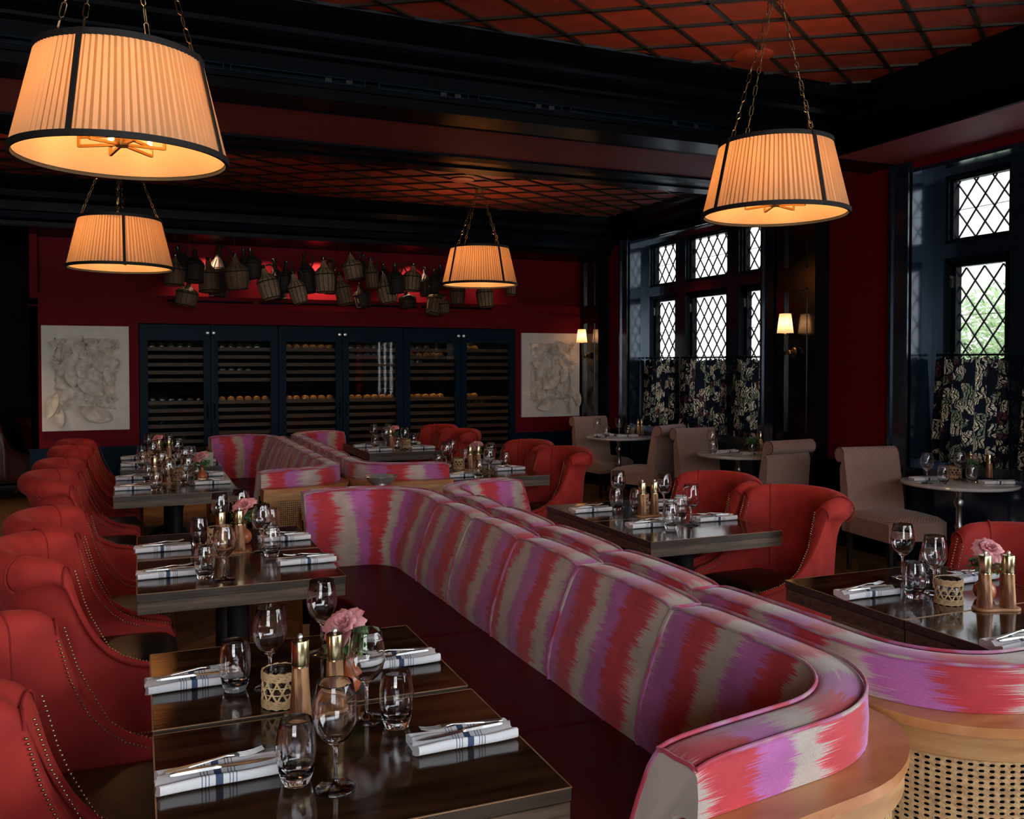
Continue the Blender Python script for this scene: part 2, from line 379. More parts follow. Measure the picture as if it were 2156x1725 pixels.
def curtain_mat():
    m, n, l, b = newmat('botanical_curtain'); n.remove(b)
    tc = n.new('ShaderNodeTexCoord'); mp = n.new('ShaderNodeMapping'); l.new(tc.outputs['UV'], mp.inputs[0])
    dn = n.new('ShaderNodeTexNoise'); dn.inputs['Scale'].default_value = 6; l.new(mp.outputs[0], dn.inputs['Vector'])
    ad = n.new('ShaderNodeMixRGB'); ad.blend_type = 'LINEAR_LIGHT'; ad.inputs[0].default_value = .08; l.new(mp.outputs[0], ad.inputs[1]); l.new(dn.outputs[1], ad.inputs[2])
    v1 = n.new('ShaderNodeTexVoronoi'); v1.inputs['Scale'].default_value = 11; l.new(ad.outputs[0], v1.inputs['Vector'])
    v2 = n.new('ShaderNodeTexVoronoi'); v2.feature = 'DISTANCE_TO_EDGE'; v2.inputs['Scale'].default_value = 26; l.new(ad.outputs[0], v2.inputs['Vector'])
    rings = math_node(n,l,'PINGPONG', math_node(n,l,'MULTIPLY', v1.outputs['Distance'], 9.0), .5)
    wv = n.new('ShaderNodeTexWave'); wv.inputs['Scale'].default_value = 16; wv.inputs['Distortion'].default_value = 9; wv.inputs['Detail'].default_value = 1; l.new(ad.outputs[0], wv.inputs['Vector'])
    line = math_node(n,l,'MULTIPLY', math_node(n,l,'GREATER_THAN', rings, .10), math_node(n,l,'LESS_THAN', v1.outputs['Distance'], .60))
    line = math_node(n,l,'MULTIPLY', line, math_node(n,l,'GREATER_THAN', wv.outputs['Fac'], .30))
    vein = math_node(n,l,'LESS_THAN', v2.outputs['Distance'], .03)
    patt = math_node(n,l,'MULTIPLY', line, math_node(n,l,'SUBTRACT', 1.0, vein))
    sc = n.new('ShaderNodeSeparateColor'); l.new(v1.outputs['Color'], sc.inputs[0])
    cr = n.new('ShaderNodeValToRGB'); cr.color_ramp.interpolation = 'CONSTANT'; e = cr.color_ramp.elements
    e[0].position = 0; e[0].color = (.66,.53,.35,1); e[1].position = .40; e[1].color = (.27,.30,.18,1)
    q = e.new(.6); q.color = (.14,.045,.045,1); q = e.new(.72); q.color = (.72,.60,.42,1)
    l.new(sc.outputs[0], cr.inputs[0])
    mx = n.new('ShaderNodeMixRGB'); mx.inputs[1].default_value = (.010,.011,.018,1); l.new(cr.outputs[0], mx.inputs[2]); l.new(patt, mx.inputs[0])
    d = n.new('ShaderNodeBsdfDiffuse'); t = n.new('ShaderNodeBsdfTranslucent'); l.new(mx.outputs[0], d.inputs[0]); l.new(mx.outputs[0], t.inputs[0])
    ms = n.new('ShaderNodeMixShader'); ms.inputs[0].default_value = .38; l.new(d.outputs[0], ms.inputs[1]); l.new(t.outputs[0], ms.inputs[2])
    l.new(ms.outputs[0], n['Material Output'].inputs[0]); return m
M['curtain'] = curtain_mat()
def napkin_mat():
    m, n, l, b = newmat('striped_linen'); setp(b, Roughness=.85)
    tc = n.new('ShaderNodeTexCoord'); sp = n.new('ShaderNodeSeparateXYZ'); l.new(tc.outputs['Object'], sp.inputs[0])
    a = math_node(n,l,'ABSOLUTE', math_node(n,l,'SUBTRACT', sp.outputs[0], -.004))
    cr = n.new('ShaderNodeValToRGB'); cr.color_ramp.interpolation = 'CONSTANT'; e = cr.color_ramp.elements
    wh = (.72,.71,.72,1); nv = (.045,.075,.14,1)
    e[0].position = 0; e[0].color = nv; e[1].position = .055; e[1].color = wh
    for k in range(3):
        p = .15+k*.052; q = e.new(p); q.color = (.12,.16,.24,1); q = e.new(p+.016); q.color = wh
    l.new(math_node(n,l,'MULTIPLY', a, 8.0), cr.inputs[0]); l.new(cr.outputs[0], b.inputs['Base Color'])
    nz = n.new('ShaderNodeTexNoise'); nz.inputs['Scale'].default_value = 60; l.new(tc.outputs['Object'], nz.inputs['Vector'])
    bp = n.new('ShaderNodeBump'); bp.inputs['Strength'].default_value = .25; bp.inputs['Distance'].default_value = .003
    l.new(nz.outputs[0], bp.inputs['Height']); l.new(bp.outputs[0], b.inputs['Normal']); return m
M['napkin'] = napkin_mat()
def wicker_mat(name, c1, c2, gap):
    m, n, l, b = newmat(name); setp(b, Roughness=.6)
    tc = n.new('ShaderNodeTexCoord')
    br = n.new('ShaderNodeTexBrick'); br.inputs['Scale'].default_value = 1.0
    br.inputs['Color1'].default_value = (*c1,1); br.inputs['Color2'].default_value = (*c2,1); br.inputs['Mortar'].default_value = (*gap,1)
    br.inputs['Brick Width'].default_value = .040; br.inputs['Row Height'].default_value = .0085; br.inputs['Mortar Size'].default_value = .0016; br.inputs['Mortar Smooth'].default_value = .8
    l.new(tc.outputs['UV'], br.inputs['Vector']); l.new(br.outputs['Color'], b.inputs['Base Color'])
    bp = n.new('ShaderNodeBump'); bp.invert = True; bp.inputs['Strength'].default_value = 1; bp.inputs['Distance'].default_value = .006
    l.new(br.outputs['Fac'], bp.inputs['Height']); l.new(bp.outputs[0], b.inputs['Normal']); return m
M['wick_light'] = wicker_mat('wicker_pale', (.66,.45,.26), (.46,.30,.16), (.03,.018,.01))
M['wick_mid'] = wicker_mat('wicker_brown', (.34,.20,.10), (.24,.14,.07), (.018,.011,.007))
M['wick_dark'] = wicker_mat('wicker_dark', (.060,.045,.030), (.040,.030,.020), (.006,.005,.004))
# ================================================================== THE SETTING
ZN, ZF, ZS = 3.60, 3.40, 3.20           # near coffer, far coffer, beam soffit
XW = 5.71                               # window wall face
# ---- floor: herringbone boards
fl = struct(MB().box((-3.6,-3.6,-.08),(6.3,14.2,-.012)), 'floor', M['floor_base'])
def clip_poly(poly, x0, x1, y0, y1):
    def cl(p, ins, inter):
        out = []
        for i in range(len(p)):
            a, b = p[i-1], p[i]
            if ins(b):
                if not ins(a): out.append(inter(a, b))
                out.append(b)
            elif ins(a): out.append(inter(a, b))
        return out
    def ix(c): return lambda a, b: (c, a[1]+(b[1]-a[1])*(c-a[0])/(b[0]-a[0]))
    def iy(c): return lambda a, b: (a[0]+(b[0]-a[0])*(c-a[1])/(b[1]-a[1]), c)
    for ins, it in ((lambda p: p[0] >= x0, ix(x0)), (lambda p: p[0] <= x1, ix(x1)), (lambda p: p[1] >= y0, iy(y0)), (lambda p: p[1] <= y1, iy(y1))):
        if not poly: return []
        poly = cl(poly, ins, it)
    return poly
BL, BW = .56, .112
boards = []
s2 = math.sqrt(.5)
for i in range(-60, 80):
    for j in range(-14, 16):
        for kind in (0, 1):
            # standard herringbone lattice turned by 45 degrees
            k = i
            if kind == 0: ax, ay, w, h = k*BW + j*2*BL, k*BW, BL, BW
            else: ax, ay, w, h = k*BW + j*2*BL + BL, k*BW - BL + BW, BW, BL
            g = .0015
            q = [(ax+g, ay+g), (ax+w-g, ay+g), (ax+w-g, ay+h-g), (ax+g, ay+h-g)]
            q = [((p[0]-p[1])*s2+1.0, (p[0]+p[1])*s2+3.0) for p in q]
            cx = sum(p[0] for p in q)/4; cy = sum(p[1] for p in q)/4
            if not (-3.6 < cx < 6.2 and -.5 < cy < 13.6): continue
            boards.append((cx, cy, q, kind))
def seen_rank(b):
    x, y = b[0], b[1]
    d = math.hypot(x, y)
    vis = (x < -.62 and 5.5 < y < 13.4) or (.2 < x < .75 and y > 2.9) or (3.3 < x < 5.3 and 2.6 < y < 9) or (1.6 < x < 3.4 and 3.2 < y < 6)
    ang = math.degrees(math.atan2(x, y))
    return (0 if vis and -8 < ang < 54 else 1, d)
boards.sort(key=seen_rank)
rest = MB()
for n_, (cx, cy, q, kind) in enumerate(boards):
    mb = MB(); ang = PI/4 if kind == 0 else 3*PI/4
    ca, sa = math.cos(-ang), math.sin(-ang)
    if n_ < 290:
        loc = [((p[0]-cx)*ca-(p[1]-cy)*sa, (p[0]-cx)*sa+(p[1]-cy)*ca) for p in q]
        dz = rnd.uniform(-.0008, .0008)
        o = mb.prism(loc, -.012, dz).build('parquet_board', M['parquet'], fl); o.location = (cx, cy, 0); o.rotation_euler = (0,0,ang)
    else: rest.prism(q, -.012, rnd.uniform(-.0008, .0008))
tag(rest.build('parquet_field', M['parquet'], fl), kind='stuff')

# ---- ceilings : lattice of leather panels between bronze battens
ceil = struct(MB().box((-3.6,-3.6,3.66),(6.3,6.3,3.78)), 'ceiling', M['black_paint'])
ceil_far = struct(MB().box((-3.6,6.3,3.66),(6.3,14.2,3.78)), 'ceiling', M['black_paint'])
def clip_half(poly, a, b, c):   # keep a*x+b*y<=c
    out = []
    for i in range(len(poly)):
        p, q = poly[i-1], poly[i]
        fp, fq = a*p[0]+b*p[1]-c, a*q[0]+b*q[1]-c
        if (fp <= 0) != (fq <= 0):
            t = fp/(fp-fq); out.append((p[0]+(q[0]-p[0])*t, p[1]+(q[1]-p[1])*t))
        if fq <= 0: out.append(q)
    return out
def area(p): return abs(sum(p[i-1][0]*p[i][1]-p[i][0]*p[i-1][1] for i in range(len(p))))/2
def lattice_ceiling(z, halves, pa, pb, sa, sb, box, backing):
    A = R(-33.5); B = R(33.5)
    da = (math.cos(A), math.sin(A)); db = (math.cos(B), math.sin(B))
    na = (-da[1], da[0]); nb = (-db[1], db[0])
    ca = na[0]*pa[0]+na[1]*pa[1]; cb = nb[0]*pb[0]+nb[1]*pb[1]
    def solve(u, v):
        det = na[0]*nb[1]-na[1]*nb[0]
        return ((u*nb[1]-v*na[1])/det, (na[0]*v-nb[0]*u)/det)
    w = .013
    for i in range(-40, 41):
        for j in range(-40, 41):
            u0, v0 = ca+i*sa, cb+j*sb
            q = [solve(u0+w, v0+w), solve(u0+sa-w, v0+w), solve(u0+sa-w, v0+sb-w), solve(u0+w, v0+sb-w)]
            if q[0][0] > box[1] or q[2][0] < box[0] and q[0][0] < box[0]: continue
            for h in halves:
                q = clip_half(q, *h)
                if len(q) < 3: break
            if len(q) < 3 or area(q) < .0006: continue
            cx = sum(p[0] for p in q)/len(q); cy = sum(p[1] for p in q)/len(q)
            mb = MB(); mb.prism([(p[0]-cx, p[1]-cy) for p in q], 0, .02)
            o = mb.build('ceiling_panel', M['ceil_red'], ceil); o.location = (cx, cy, z+.006)
    for (n_, c0, s_) in ((na, ca, sa), (nb, cb, sb)):
        for i in range(-40, 41):
            c = c0+i*s_
            d = (n_[1], -n_[0]); p0 = (n_[0]*c, n_[1]*c)
            q = [(p0[0]+d[0]*t+n_[0]*k, p0[1]+d[1]*t+n_[1]*k) for t, k in ((-30,-w),(30,-w),(30,w),(-30,w))]
            for h in halves:
                q = clip_half(q, *h)
                if len(q) < 3: break
            if len(q) < 3 or area(q) < .002: continue
            MB().prism(q, z-.008, z+.012).build('lattice_batten', M['batten'], ceil)
    MB().prism(backing, z+.024, z+.05).build('ceiling_board', M['batten'], ceil)
# near coffer: y <= 4.99+.088x, x <= 4.83 ; far coffer between 7.25.. and 9.83+.02x
nearH = [(-.088, 1, 4.985), (1, .03, 4.97), (-1, 0, 1.6), (0, -1, -.6)]
lattice_ceiling(ZN, nearH, (2.917,4.662), (3.569,3.95), .333, .300, (-1.6, 5), [(-3.4,-3.4),(4.98,-3.4),(4.98,5.5),(-3.4,5.0)])
ceil = ceil_far
farH = [(-.022, 1, 9.80), (1, -.04, 5.10), (-1, 0, 2.0), (-.06, -1, -7.15)]
lattice_ceiling(ZF, farH, (3.459,8.578), (3.642,8.236), .335, .300, (-2.0, 5.6), [(-3.4,7.0),(5.6,7.0),(5.6,10.05),(-3.4,9.95)])
# round grilles in the ceiling
for cx, cy, z, r in ((3.71, 4.86, ZN, .13), (2.95, 8.40, ZF, .12)):
    g = MB().lathe([(1e-4,-.004),(r-.01,-.004),(r,0),(r,.012),(1e-4,.012)], (0,0,0), 40).build('ceiling_speaker', M['ceil_red'], smooth=True)
    g.location = (cx, cy, z-.006)
    tag(g, 'flat round red speaker disc set in the lattice ceiling ' + ('above the right front pendant' if z == ZN else 'beside the far right pendant'), 'speaker')

# ---- cross beam and cornices, extruded along slightly skewed lines
def sweep_profile(p0, p1, prof, name, material, d0, d1=None):
    """prof: (offset, z) list, offset measured along d0 at p0 and d1 at p1"""
    d1 = d1 or d0; mb = MB(); n = len(prof)
    vs = [(p0[0]+d0[0]*o, p0[1]+d0[1]*o, z) for o, z in prof]+[(p1[0]+d1[0]*o, p1[1]+d1[1]*o, z) for o, z in prof]
    mb.add(vs, [(i, (i+1)%n, n+(i+1)%n, n+i) for i in range(n)]+[tuple(range(n-1,-1,-1)), tuple(range(n,2*n))])
    return struct(mb, name, material, smooth=False, fixn=True)
XE = 4.99
# near face of the cross beam; offset towards the camera (-y)
prof = [(-.30,3.2),(0,3.2),(0,3.26),(.012,3.265),(.012,3.30),(-.02,3.302),(-.02,3.325),(.015,3.33),(.015,3.42),(.05,3.44),(.05,3.46),(.17,3.475),(.20,3.50),(.20,3.53),(.36,3.545),(.44,3.59),(.46,3.66),(-.30,3.66)]
sweep_profile((-3.6,5.43),(XW,5.60), prof, 'beam_trim', M['black_paint'], (0,-1))
# red soffit of the cross beam
mb = MB(); mb.add([(-3.6,5.72,3.205),(XW+.4,5.90,3.205),(XW+.4,6.63,3.205),(-3.6,6.60,3.205),(-3.6,5.72,3.3),(XW+.4,5.90,3.3),(XW+.4,6.63,3.3),(-3.6,6.60,3.3)],
   [(0,3,2,1),(4,5,6,7),(0,1,5,4),(1,2,6,5),(2,3,7,6),(3,0,4,7)])
struct(mb, 'beam_soffit', M['red_soffit'])
sweep_profile((-3.6,6.59),(XW,6.63), [(0,3.19),(.10,3.18),(.24,3.18),(.26,3.165),(.45,3.165),(.52,3.19),(.60,3.28),(.66,3.30),(.78,3.38),(.80,3.66),(0,3.66)], 'beam_trim', M['blue_paint'], (0,1))
# thin corner bead lines catching light
sweep_profile((-3.6,5.70),(XW,5.88), [(0,3.20),(.03,3.195),(.03,3.21),(0,3.21)], 'beam_trim', M['blue_paint'], (0,1))
# right soffit along the window wall, near coffer
mb = MB().box((XE,-3.6,3.205),(XW+.4,5.68,3.3)); struct(mb, 'wall_soffit', M['red_soffit'])
prof = [(-.02,3.195),(0,3.2),(0,3.30),(.03,3.31),(.03,3.42),(.06,3.44),(.12,3.52),(.14,3.60),(.16,3.66),(-.02,3.66)]
sweep_profile((XE,-3.6),(XE,5.66), prof, 'beam_trim', M['black_paint'], (-1,0))
# slot diffusers in the beam face
dif = empty('slot_diffuser_row', (0,0,0), 0, 'row of narrow black slot air diffusers along the dark cross beam', 'air vent')
segs = [(-.8,.47),(.51,1.30),(1.39,1.98),(2.05,2.65),(2.72,3.88)]
for a, b in segs:
    ya = 5.43+(a+3.6)/9.31*.17; yb = 5.43+(b+3.6)/9.31*.17
    fr = MB()
    for z in (3.297, 3.331): fr.bar((a, ya-.018, z), (b, yb-.018, z), .006, .005)
    for t_ in (a, b): fr.bar((t_, 5.43+(t_+3.6)/9.31*.17-.018, 3.295), (t_, 5.43+(t_+3.6)/9.31*.17-.018, 3.333), .006, .008)
    fr.build('slot_frame', M['blue_satin'], dif)
    for t_ in (.72, .88):
        xx = a+(b-a)*t_; yy = 5.43+(xx+3.6)/9.31*.17
        MB().box((xx-.02,yy-.014,3.302),(xx+.02,yy-.006,3.326)).build('spring_clip', M['iron'], dif)
# far coffer cornice: right side and the far bulkhead
prof = [(0,3.66),(0,3.10),(.03,3.11),(.05,3.15),(.05,3.20),(.09,3.21),(.10,3.25),(.18,3.27),(.21,3.34),(.30,3.36),(.34,3.40),(.34,3.66)]
sweep_profile((XW+.02,6.9),(XW+.02,11.2), prof, 'cornice', M['black_paint'], (-1,0), (-1,0))
prof = [(0,3.66),(0,3.0),(-.10,3.0),(-.10,3.04),(-.18,3.06),(-.20,3.12),(-.24,3.13),(-.24,3.22),(-.34,3.25),(-.36,3.31),(-.50,3.34),(-.56,3.40),(-.56,3.66)]
sweep_profile((-3.6,10.42),(XW+.1,10.52), prof, 'cornice', M['blue_paint'], (0,1))
struct(MB().box((-3.6,10.40,2.995),(XW+.1,11.3,3.1)), 'bulkhead', M['black_paint'])

# ---- back wall, its recess and ledge
bw = struct(MB().box((-1.075,11.0,2.052),(XW+.2,11.2,2.225)).box((-1.075,11.0,.67),(.008,11.2,2.052)).box((4.606,11.0,.68),(XW+.2,11.2,2.052)).box((-1.075,11.0,2.2),(-1.0,14,3.1)).box((-1.075,11.0,0),(-1.0,14,2.3)), 'wall_back', M['red_wall'])
MB().box((-1.09,10.985,2.221),(XW,11.2,2.232)).build('ledge_cap', M['red_wall'], bw)
struct(MB().box((-1.0,11.03,2.225),(XW,11.2,2.37)), 'trim_1', M['red_wall'])
mb = MB()
for a in (-.02,1.0,2.0,3.0): mb.box((a+.33,11.015,2.30),(a+1.28,11.032,2.325))
struct(mb, 'trim_2', M['cab_dark'])
struct(MB().box((-1.0,11.2,2.2),(XW+.2,11.3,3.1)), 'wall_back_recess', M['red_wall'])
struct(MB().box((-1.09,10.97,0),(-.005,11.15,.665)).box((4.60,10.97,0),(XW,11.15,.675)).box((-1.10,10.96,.655),(-.005,11.0,.672)).box((4.60,10.96,.664),(XW,11.0,.682)), 'wall_back_dado', M['blue_satin'])
struct(MB().box((-1.09,10.955,0),(-.005,10.98,.12)).box((4.60,10.955,0),(XW,10.98,.12)), 'baseboard_back', M['blue_satin'])
# far dark side room and unseen walls
struct(MB().box((-3.6,13.4,0),(-1.0,13.6,3.7)), 'wall_far_left', M['shutter'])
mb = MB().box((-3.6,13.36,0),(-1.0,13.4,1.0))
for k in range(6): mb.box((-3.5+k*.42,13.33,.15),(-3.14+k*.42,13.36,.9))
struct(mb, 'wall_far_left_dado', M['cab_dark'])
struct(MB().box((-3.7,-3.6,0),(-3.5,14,3.7)), 'wall_left', M['shutter'])
struct(MB().box((-1.0,11.62,0),(6.3,11.8,3.7)).box((6.2,11.0,0),(6.3,11.8,3.7)), 'wall_service', M['cab_dark'])
struct(MB().box((-3.7,13.55,0),(-.9,13.8,3.7)).box((-1.0,11.5,0),(-.9,13.8,3.7)), 'wall_side_room', M['cab_dark'])
struct(MB().box((-3.5,-3.6,0),(-3.46,13.4,.9)), 'baseboard_left', M['cab_dark'])
# wall behind the camera with three tall windows
WB = [(-3.2,-.5)]
mb = MB().box((-3.6,-3.7,0),(6.3,-3.5,.7)).box((-3.6,-3.7,3.2),(6.3,-3.5,3.7)).box((-3.6,-3.7,.7),(-3.2,-3.5,3.2)).box((-.5,-3.7,.7),(-.3,-3.5,3.2)).box((-.3,-3.7,.7),(6.3,-3.5,2.38)).box((5.1,-3.7,2.3),(6.3,-3.5,3.2))
f = MB()
for t_ in range(14): x_ = -.3+5.4*t_/13; f.box((x_-.025,-3.62,2.38),(x_+.025,-3.56,3.2))
f.box((-.3,-3.62,2.78),(5.1,-3.56,2.82))
w_ = struct(f, 'window_5', M['blue_paint'])
MB().box((-.3,-3.595,2.38),(5.1,-3.59,3.2)).build('pane', M['clear_pane'], w_)
struct(mb, 'wall_front', M['shutter'])
for k, (a, b) in enumerate(WB):
    f = MB()
    for t_ in range(5): x_ = a+(b-a)*t_/4; f.box((x_-.03,-3.62,.7),(x_+.03,-3.56,3.15))
    for t_ in range(6): z_ = .7+2.45*t_/5; f.box((a,-3.61,z_-.025),(b,-3.57,z_+.025))
    w_ = struct(f, 'window_%d' % (4+k), M['blue_paint'])
    MB().box((a,-3.595,.7),(b,-3.59,3.15)).build('pane', M['clear_pane'], w_)

# ---- window wall (right)
wr = MB()
segs = [(11.2, 9.94), (7.27, 5.47), (2.80, 1.0), (-3.32, -3.6)]
for a, b in segs: wr.box((XW,b,.74),(6.045,a,3.25))
for a, b in WIN_Y+[BAY]: wr.box((XW,b-.02,3.13),(6.045,a+.02,3.25))
wr.box((XW,BAY[1],0),(6.045,BAY[0],.74))
struct(wr, 'wall_right', M['red_wall'])
dd = MB()
for a, b in segs: dd.box((XW-.02,b,0),(XW+.2,a,.735)).box((XW-.035,b,.715),(XW,a,.745))
struct(dd, 'wall_right_dado', M['black_paint'])
bb = MB()
for a, b in segs: bb.box((XW-.035,b,0),(XW,a,.13))
struct(bb, 'baseboard_right', M['black_paint'])
# pilasters with raised-and-fielded panels, projecting from the wall
def pilaster(y0, y1, panels, top):
    a, b = min(y0,y1), max(y0,y1); X0 = 5.55
    mb = MB().box((X0+.02,a,0),(XW+.02,b,top))
    st = .10
    mb.box((X0,a,0),(X0+.02,a+st,top)).box((X0,b-st,0),(X0+.02,b,top))
    z = 0
    for (p, q) in panels+[(top,top)]:
        mb.box((X0,a+st,z),(X0+.02,b-st,p)); z = q
    for (p, q) in panels:
        w = .018
        for (c, d, e_, f_) in ((a+st,a+st+w,p,q),(b-st-w,b-st,p,q),(a+st,b-st,p,p+w),(a+st,b-st,q-w,q)):
            mb.box((X0-.006,c,e_),(X0+.02,d,f_))
    return mb
pil = struct(pilaster(6.38, 6.90, [(.12,.55),(.95,2.28),(2.46,3.02)], 3.18), 'pilaster', M['panel_paint'])
pil2 = struct(pilaster(10.46, 10.98, [(.12,.55),(.80,2.15),(2.35,2.95)], 3.1), 'pilaster', M['panel_paint'])
pil3 = struct(pilaster(1.60, 2.12, [(.12,.55),(.95,2.28),(2.46,3.02)], 3.18), 'pilaster', M['panel_paint'])

def diamonds(y0, y1, z0, z1, wd=.165, hd=.215):
    """panes of a leaded light: list of clipped diamonds in (y, z)"""
    out = []
    ny = int((y1-y0)/wd)+3; nz = int((z1-z0)/hd)+3
    cy, cz = (y0+y1)/2, z0
    for i in range(-ny, ny+1):
        for j in range(-1, 2*nz+1):
            c = (cy+i*wd+(wd/2 if j % 2 else 0), cz+j*hd/2)
            q = [(c[0]-wd/2,c[1]),(c[0],c[1]-hd/2),(c[0]+wd/2,c[1]),(c[0],c[1]+hd/2)]
            q = clip_poly(q, y0, y1, z0, z1)
            if len(q) >= 3 and area(q) > .0004: out.append(q)
    return out
def leaded_window(num, ya, yb, detail=True):
    X1, X2, XG = 5.93, 6.042, 6.03
    f = MB()
    # reveal lining and outer casing
    f.box((XW-.025,ya+.0,.0),(X1,ya+.02,3.13)).box((XW-.025,yb-.02,0),(X1,yb,3.13)).box((XW-.025,yb,3.11),(X1,ya,3.14))
    for s_, y_ in ((1,ya),(-1,yb)):
        f.box((XW-.03,y_,0),(XW,y_+s_*.20,3.2)); f.box((XW-.045,y_-s_*.0,0),(XW-.02,y_+s_*.03,3.17)); f.box((XW-.045,y_+s_*.17,0),(XW-.02,y_+s_*.20,3.17))
    # window seat and panelling beneath
    f.box((XW-.0,yb,0),(X1+.1,ya,.74)); f.box((XW-.05,yb-.02,.735),(X1+.05,ya+.02,.775)); f.box((XW-.01,yb+.1,.12),(XW+.01,ya-.1,.64))
    opens = [(ya-.11, ya-.70), (ya-.91, ya-1.72), (ya-1.93, ya-2.52)]
    edges = [ya]+[v for o in opens for v in o]+[yb]
    for k in range(0, 8, 2): f.box((X1,edges[k+1],.775),(X2,edges[k],3.13))
    for a, b in opens:
        f.box((X1,b,2.43),(X2,a,2.545)); f.box((X1,b,3.08),(X2,a,3.13)); f.box((X1,b,.775),(X2,a,.86))
    w = struct(f, 'window_%d' % num, M['window_paint'])
    for a, b in opens:
        sash = MB(); lights = []
        for (z0, z1, ins) in ((2.545,3.08,.045),(.86,2.43,.075)):
            a1, b1, z2, z3 = a-ins, b+ins, z0+ins*.9, z1-ins*.9
            if z0 < 2: z3 = 2.36
            sash.box((X1+.05,b,z0),(X2,b1,z1)).box((X1+.05,a1,z0),(X2,a,z1)).box((X1+.05,b,z0),(X2,a,z2)).box((X1+.05,b,z3),(X2,a,z1))
            e_ = .012
            sash.box((X1+.02,b,z0),(X1+.05,b+ins*.55,z1)).box((X1+.02,a-ins*.55,z0),(X1+.05,a,z1)).box((X1+.02,b,z1-ins*.5),(X1+.05,a,z1)).box((X1+.02,b,z0),(X1+.05,a,z0+ins*.5))
            lights.append((b1, a1, z2, z3))
        sash.build('sash', M['blue_paint'], w)
        for (y0, y1, z0, z1) in lights:
            zz = max(z0, 1.60) if detail else z1
            if detail:
                ld = MB()
                wd, hd = .145, .205
                L = math.hypot(wd, hd); cy = (y0+y1)/2
                cz0 = zz
                for q in diamonds(y0, y1, zz, z1):
                    cyq = sum(p[0] for p in q)/len(q); czq = sum(p[1] for p in q)/len(q)
                    t1, t2 = rnd.uniform(-.006,.006), rnd.uniform(-.006,.006)
                    vs = []
                    for dx in (-.0012, .0012):
                        vs += [(XG+dx+(p[0]-cyq)*t1+(p[1]-czq)*t2, p[0], p[1]) for p in q]
                    n_ = len(q)
                    MB().add(vs, [tuple(range(n_)), tuple(range(2*n_-1,n_-1,-1))]+[(i,n_+i,n_+(i+1)%n_,(i+1)%n_) for i in range(n_)]).build('pane', M['pane'], w)
                    for i in range(n_):
                        p, r_ = q[i], q[(i+1)%n_]
                        if abs(p[0]-r_[0]) > .01 and abs(p[1]-r_[1]) > .01 and r_[1] > p[1] or (abs(p[0]-r_[0]) > .01 and abs(p[1]-r_[1]) > .01 and min(p[1],r_[1]) < cz0+.001):
                            ld.bar((XG,p[0],p[1]), (XG,r_[0],r_[1]), .008, .013, (1,0,0))
                        elif abs(p[0]-r_[0]) > .01 and abs(p[1]-r_[1]) > .01:
                            ld.bar((XG,p[0],p[1]), (XG,r_[0],r_[1]), .008, .013, (1,0,0))
                ld.bar((XG-.008,y0,(zz+z1)/2),(XG-.008,y1,(zz+z1)/2),.004,.004)
                ld.build('lead_came', M['lead'], w)
            if zz > z0+.01: MB().box((XG-.002,y0,z0),(XG+.002,y1,zz if detail else z1)).build('pane', M['pane'], w)
        if detail: MB().box((X1+.035,a-.055,2.20),(X1+.05,a-.035,2.29)).ball((X1+.03,a-.045,2.285),.012).build('window_catch', M['steel'], w)
    return opens
curt = []
for k, (a, b) in enumerate(WIN_Y):
    op = leaded_window(k+1, a, b, k < 2)
    if k < 2: curt.append(op)
f = MB(); a, b = BAY
for t_ in range(8): y_ = b+(a-b)*t_/7; f.box((5.95,y_-.035,.74),(6.03,y_+.035,3.13))
for z_ in (.76,1.55,2.35,3.1): f.box((5.96,b,z_-.03),(6.03,a,z_+.03))
f.box((XW-.03,b,.72),(6.1,a,.76))
w_ = struct(f, 'window_3', M['blue_paint'])
MB().box((6.00,b,.74),(6.005,a,3.13)).build('pane', M['clear_pane'], w_)
# café curtains on rods
places = [[ 'far window, left light', 'far window, wide middle light', 'far window, right light'], ['near right window, left light', 'near right window, wide middle light', 'near right window, right light']]
for wi, ops in enumerate(curt):
    for k, (a, b) in enumerate(ops):
        root = empty('cafe_curtain', (5.90, (a+b)/2, .82), 0, 'dark botanical print half curtain on a rod in the '+places[wi][k], 'curtain', 'half curtains of the leaded windows')
        L = a-b; ph = rnd.random()*6; nf = L/.085
        def fn(u, v, L=L, ph=ph, nf=nf):
            h = .82*v; y = -L/2*1.10+L*1.10*u
            amp = .020+.020*(1-v)+.006*math.sin(u*9+ph)
            fl_ = (1-v)*.05
            return (amp*math.sin(u*nf*2*PI+ph+.9*math.sin(u*7))+fl_*-.35, y*(1+.05*(1-v)), h+.012*math.sin(u*nf*2*PI)*(v > .95))
        mb = MB(); mb.grid(fn, int(nf*12), 14, uvfn=lambda u, v, L=L: (u*L*1.5+wi*3+k, v*.82))
        c_ = mb.build('curtain_cloth', M['curtain'], root, smooth='all')
        MB().tube([(0,-L/2-.02,.845),(0,L/2+.02,.845)], .008, 10).ball((0,-L/2-.02,.845),.014).ball((0,L/2+.02,.845),.014).build('curtain_rod', M['black_paint'], root)
        rg = MB()
        for i in range(int(L/.06)):
            y_ = -L/2+.03+i*.06
            rg.tube([(0+.016*math.cos(t*PI/5), y_, .845+.016*math.sin(t*PI/5)) for t in range(10)], .0022, 5, closed=True)
        tag(rg.build('curtain_ring', M['black_paint'], root), kind='stuff')

